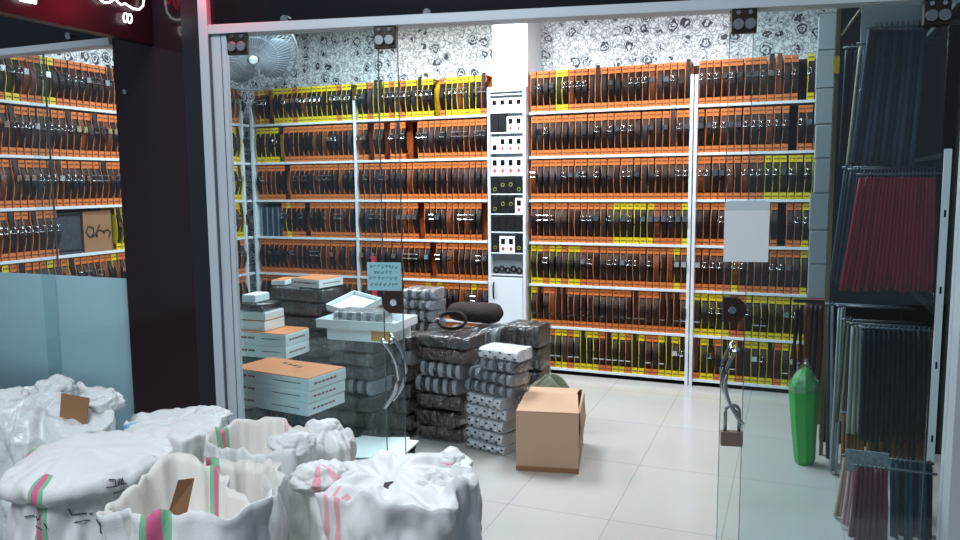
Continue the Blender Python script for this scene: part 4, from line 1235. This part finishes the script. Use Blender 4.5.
    ms = mats or [M_sackclear if clear else M_sack, M_sackin if dome is None else (M_sackclear if clear else M_sack), M_green, M_pink, M_pinkpale, M_blue]
    b.build('sack_body', ms, o)
    ROWS[o.name] = rows[:NVt + 1]
    return o, Vector((cx, cy, zm)), mr

s1, c1, r1 = sack('woven_sack', 'big white sack with a rolled cuff and one green and pink stripe', [(3, 476, 2.15), (22, 488, 1.99), (62, 488, 1.95), (112, 479, 2.0), (152, 463, 2.1), (173, 447, 2.24), (140, 437, 2.38), (92, 437, 2.4), (42, 450, 2.32)], base=.93, dome=.035, seed=1,
                  stripes=((36, 488, 1.97, 14, 'gpg'), (12, 462, 2.26, 12, 'gpg')), cuff=.03)
s2, c2, r2 = sack('woven_sack', 'white open sack with three peaked corners holding a cardboard piece', [(103, 506, 1.80), (140, 511, 1.68), (190, 517, 1.63), (240, 511, 1.66), (273, 486, 1.79), (248, 506, 1.85), (224, 479, 1.93), (203, 466, 1.97), (180, 452, 1.99), (153, 471, 1.93), (125, 493, 1.85)], base=1.0, inner=.16, seed=2,
                  stripes=((155, 511, 1.65, 26, 'gpg'), (214, 474, 1.95, 16, 'gpg')))
s3, c3, r3 = sack('woven_sack', 'white sack with a wide open mouth and pale lining behind the peaked sack', [(204, 460, 2.32), (232, 463, 2.35), (267, 463, 2.32), (281, 482, 2.2), (262, 508, 2.08), (222, 510, 2.08), (200, 486, 2.18)], base=.92, inner=.30, seed=3,
                  stripes=((216, 461, 2.31, 18, 'gpg'),))
s4, c4, r4 = sack('woven_sack', 'round white sack with a green and magenta stripe inside its mouth', [(206, 436, 2.63), (232, 424, 2.8), (262, 417, 2.88), (292, 424, 2.8), (312, 438, 2.62), (290, 449, 2.5), (262, 454, 2.46), (238, 448, 2.49), (214, 445, 2.54)], base=.98, inner=.2, seed=4,
                  stripes=((222, 429, 2.75, 20, 'gpg'), (289, 423, 2.82, 9, 'p')))
s5, c5, r5 = sack('woven_sack', 'slim white sack gathered shut beside the stack of flat boxes', [(296, 437, 2.98), (318, 428, 3.05), (340, 430, 3.02), (351, 441, 2.92), (335, 450, 2.82), (305, 449, 2.84)], base=1.05, dome=.03, seed=5, wr=1.2, cap_noise=.04)
s6, c6, r6 = sack('woven_sack', 'wide white sack with pink stripes and a dark gap at its mouth', [(300, 472, 2.42), (312, 489, 2.29), (345, 497, 2.14), (395, 500, 2.1), (432, 510, 2.1), (463, 492, 2.2), (471, 474, 2.36), (456, 457, 2.58), (418, 463, 2.6), (376, 462, 2.6), (340, 469, 2.5)], base=.98, dome=.02, seed=6,
                  stripes=((325, 491, 2.16, 14, 'p'), (430, 461, 2.59, 12, 'p')), wr=1.6, cap_noise=.05)
s7, c7, r7 = sack('plastic_sack', 'lumpy white plastic sack with a torn opening showing brown cardboard', [(-28, 402, 2.9), (0, 427, 2.8), (45, 440, 2.74), (92, 434, 2.74), (113, 416, 2.84), (95, 391, 3.03), (50, 381, 3.1), (18, 393, 3.05)], base=.98, dome=.03, seed=7, clear=True, wr=1.4, cap_noise=.06)
s8, c8, r8 = sack('woven_sack', 'low white sack with a blue stripe lying against the black pillar', [(128, 428, 2.86), (145, 436, 2.75), (175, 438, 2.72), (205, 434, 2.8), (226, 419, 2.95), (210, 409, 3.1), (170, 414, 3.1), (138, 416, 3.05)], base=.98, dome=.02, seed=8,
                  stripes=((197, 411, 3.1, 9, 'b'), (128, 424, 2.9, 12, 'b')), wr=1.0)
# lumps, flaps and contents that belong to single sacks
def lump(parent, c, rx, ry, rz_, seed, m, name='gathered_flap', amp=.25, tilt=0, stripe=None):
    rows = []
    ct, st = math.cos(tilt), math.sin(tilt)
    for j in range(31):
        ph = -PI / 2 + PI * j / 30; row = []
        for i in range(60):
            a = 2 * PI * i / 60
            d = Vector((math.cos(a) * math.cos(ph), math.sin(a) * math.cos(ph), math.sin(ph)))
            q = 1 + amp * nz(d.x * 1.8 + seed, d.y * 1.8, d.z * 1.8) + amp * .5 * nz(d.x * 4, d.y * 4 + seed, d.z * 4) + amp * .9 * (.25 - abs(nz(d.x * 3 + seed, d.y * 3, d.z * 3))) + amp * .5 * (.22 - abs(nz(d.x * 7, d.y * 7 + seed, d.z * 7)))
            p = Vector((d.x * rx * q, d.y * ry * q, d.z * rz_ * q))
            p = RIGHT.xy.to_3d().normalized() * p.x + Vector((-RIGHT.y, RIGHT.x, 0)).normalized() * p.y + Vector((0, 0, p.z))
            row.append(c + p + Vector((0, 0, 1)) * 0)
        rows.append(row)
    b = MB()
    b.grid(rows, True, (lambda i, j: 1 if stripe and stripe(i, j) else 0), True, True, True)
    return b.build(name, [m, M_pinkpale], parent)
lump(s7, D(54, 391, 3.0), .085, .06, .055, 3, M_sackclear)
lump(s7, D(101, 402, 2.93), .075, .06, .05, 5, M_sackclear)
lump(s7, D(10, 402, 2.95), .09, .07, .05, 8, M_sackclear)
lump(s5, D(322, 433, 2.95), .085, .06, .05, 12, M_sack)
lump(s4, D(292, 446, 2.55), .075, .05, .045, 22, M_sack)
lump(s8, D(210, 416, 3.0), .075, .05, .035, 23, M_sack)
lump(s6, D(320, 478, 2.34), .085, .07, .045, 14, M_sack, stripe=lambda i, j: i in (44, 45, 46, 51, 52, 53))
lump(s6, D(432, 494, 2.32), .085, .08, .06, 15, M_sack, amp=.3)
lump(s6, D(395, 470, 2.5), .17, .05, .035, 16, M_sack, amp=.3, stripe=lambda i, j: j in (17, 18))
lump(s6, D(448, 463, 2.53), .055, .04, .032, 17, M_sack, amp=.35, stripe=lambda i, j: j in (17, 18))
def slab(name, label, pts, th, m, cat='cardboard'):
    c = sum(pts, Vector()) / len(pts)
    o = thing(name, label, cat, (c.x, c.y, min(p.z for p in pts)))
    n = (pts[1] - pts[0]).cross(pts[2] - pts[0]).normalized()
    MB().prism(pts, n * th).build('sheet', m, o)
    return o
dk7 = 2.80
slab('cardboard_piece', 'brown cardboard piece poking out of the lumpy plastic sack', [D(60, 424, dk7), D(86, 426, dk7), D(90, 398, dk7 + .02), D(62, 393, dk7 + .02)], .006, M_carddk)
slab('cardboard_piece', 'brown cardboard piece inside the peaked open sack', [D(168, 514, 1.78), D(186, 516, 1.80), D(194, 478, 1.83), D(178, 480, 1.80)], .005, M_carddk)

# black print on the body of the rolled sack
random.seed(9)
def on_surface(o, px, py):          # the point of the cloth seen nearest that direction, a little proud of it
    best = None
    want = ray(px, py).normalized()
    for row in ROWS[o.name]:
        for p in row:
            q = Vector(p) - CAM; dist = q.length; ang_ = (q / dist - want).length
            if ang_ < .006 and (best is None or dist < best[0]): best = (dist, Vector(p))
    if best is None: return None
    return best[1] - want * .003
strokes = []
for x0, x1, y in ((112, 128, 482), (112, 128, 486), (113, 126, 495), (94, 112, 525), (96, 110, 531), (66, 88, 515), (70, 86, 522), (20, 32, 517), (30, 44, 527)):
    x = x0
    while x < x1:
        w = random.uniform(2.5, 5)
        strokes.append([(x, y + random.uniform(-1, 1)), (x + w * .5, y + random.uniform(-1.5, 1.5)), (x + w, y + random.uniform(-1, 1))]); x += w + random.uniform(.5, 1.5)
for st in strokes:
    pts = [on_surface(s1, *q) for q in st]
    if all(p is not None for p in pts): MB().tube(pts, .0016, 4).build('printed_mark', M_print, s1)
slab('shade_patch', 'dark brown scrap standing for shade in the gap of the pink-striped sack', [D(379, 499, 2.22), D(398, 500, 2.24), D(396, 482, 2.30), D(384, 484, 2.29)], .006, M_lbrown, 'patch')  # dark slab stands for the shaded hole in the sack's mouth
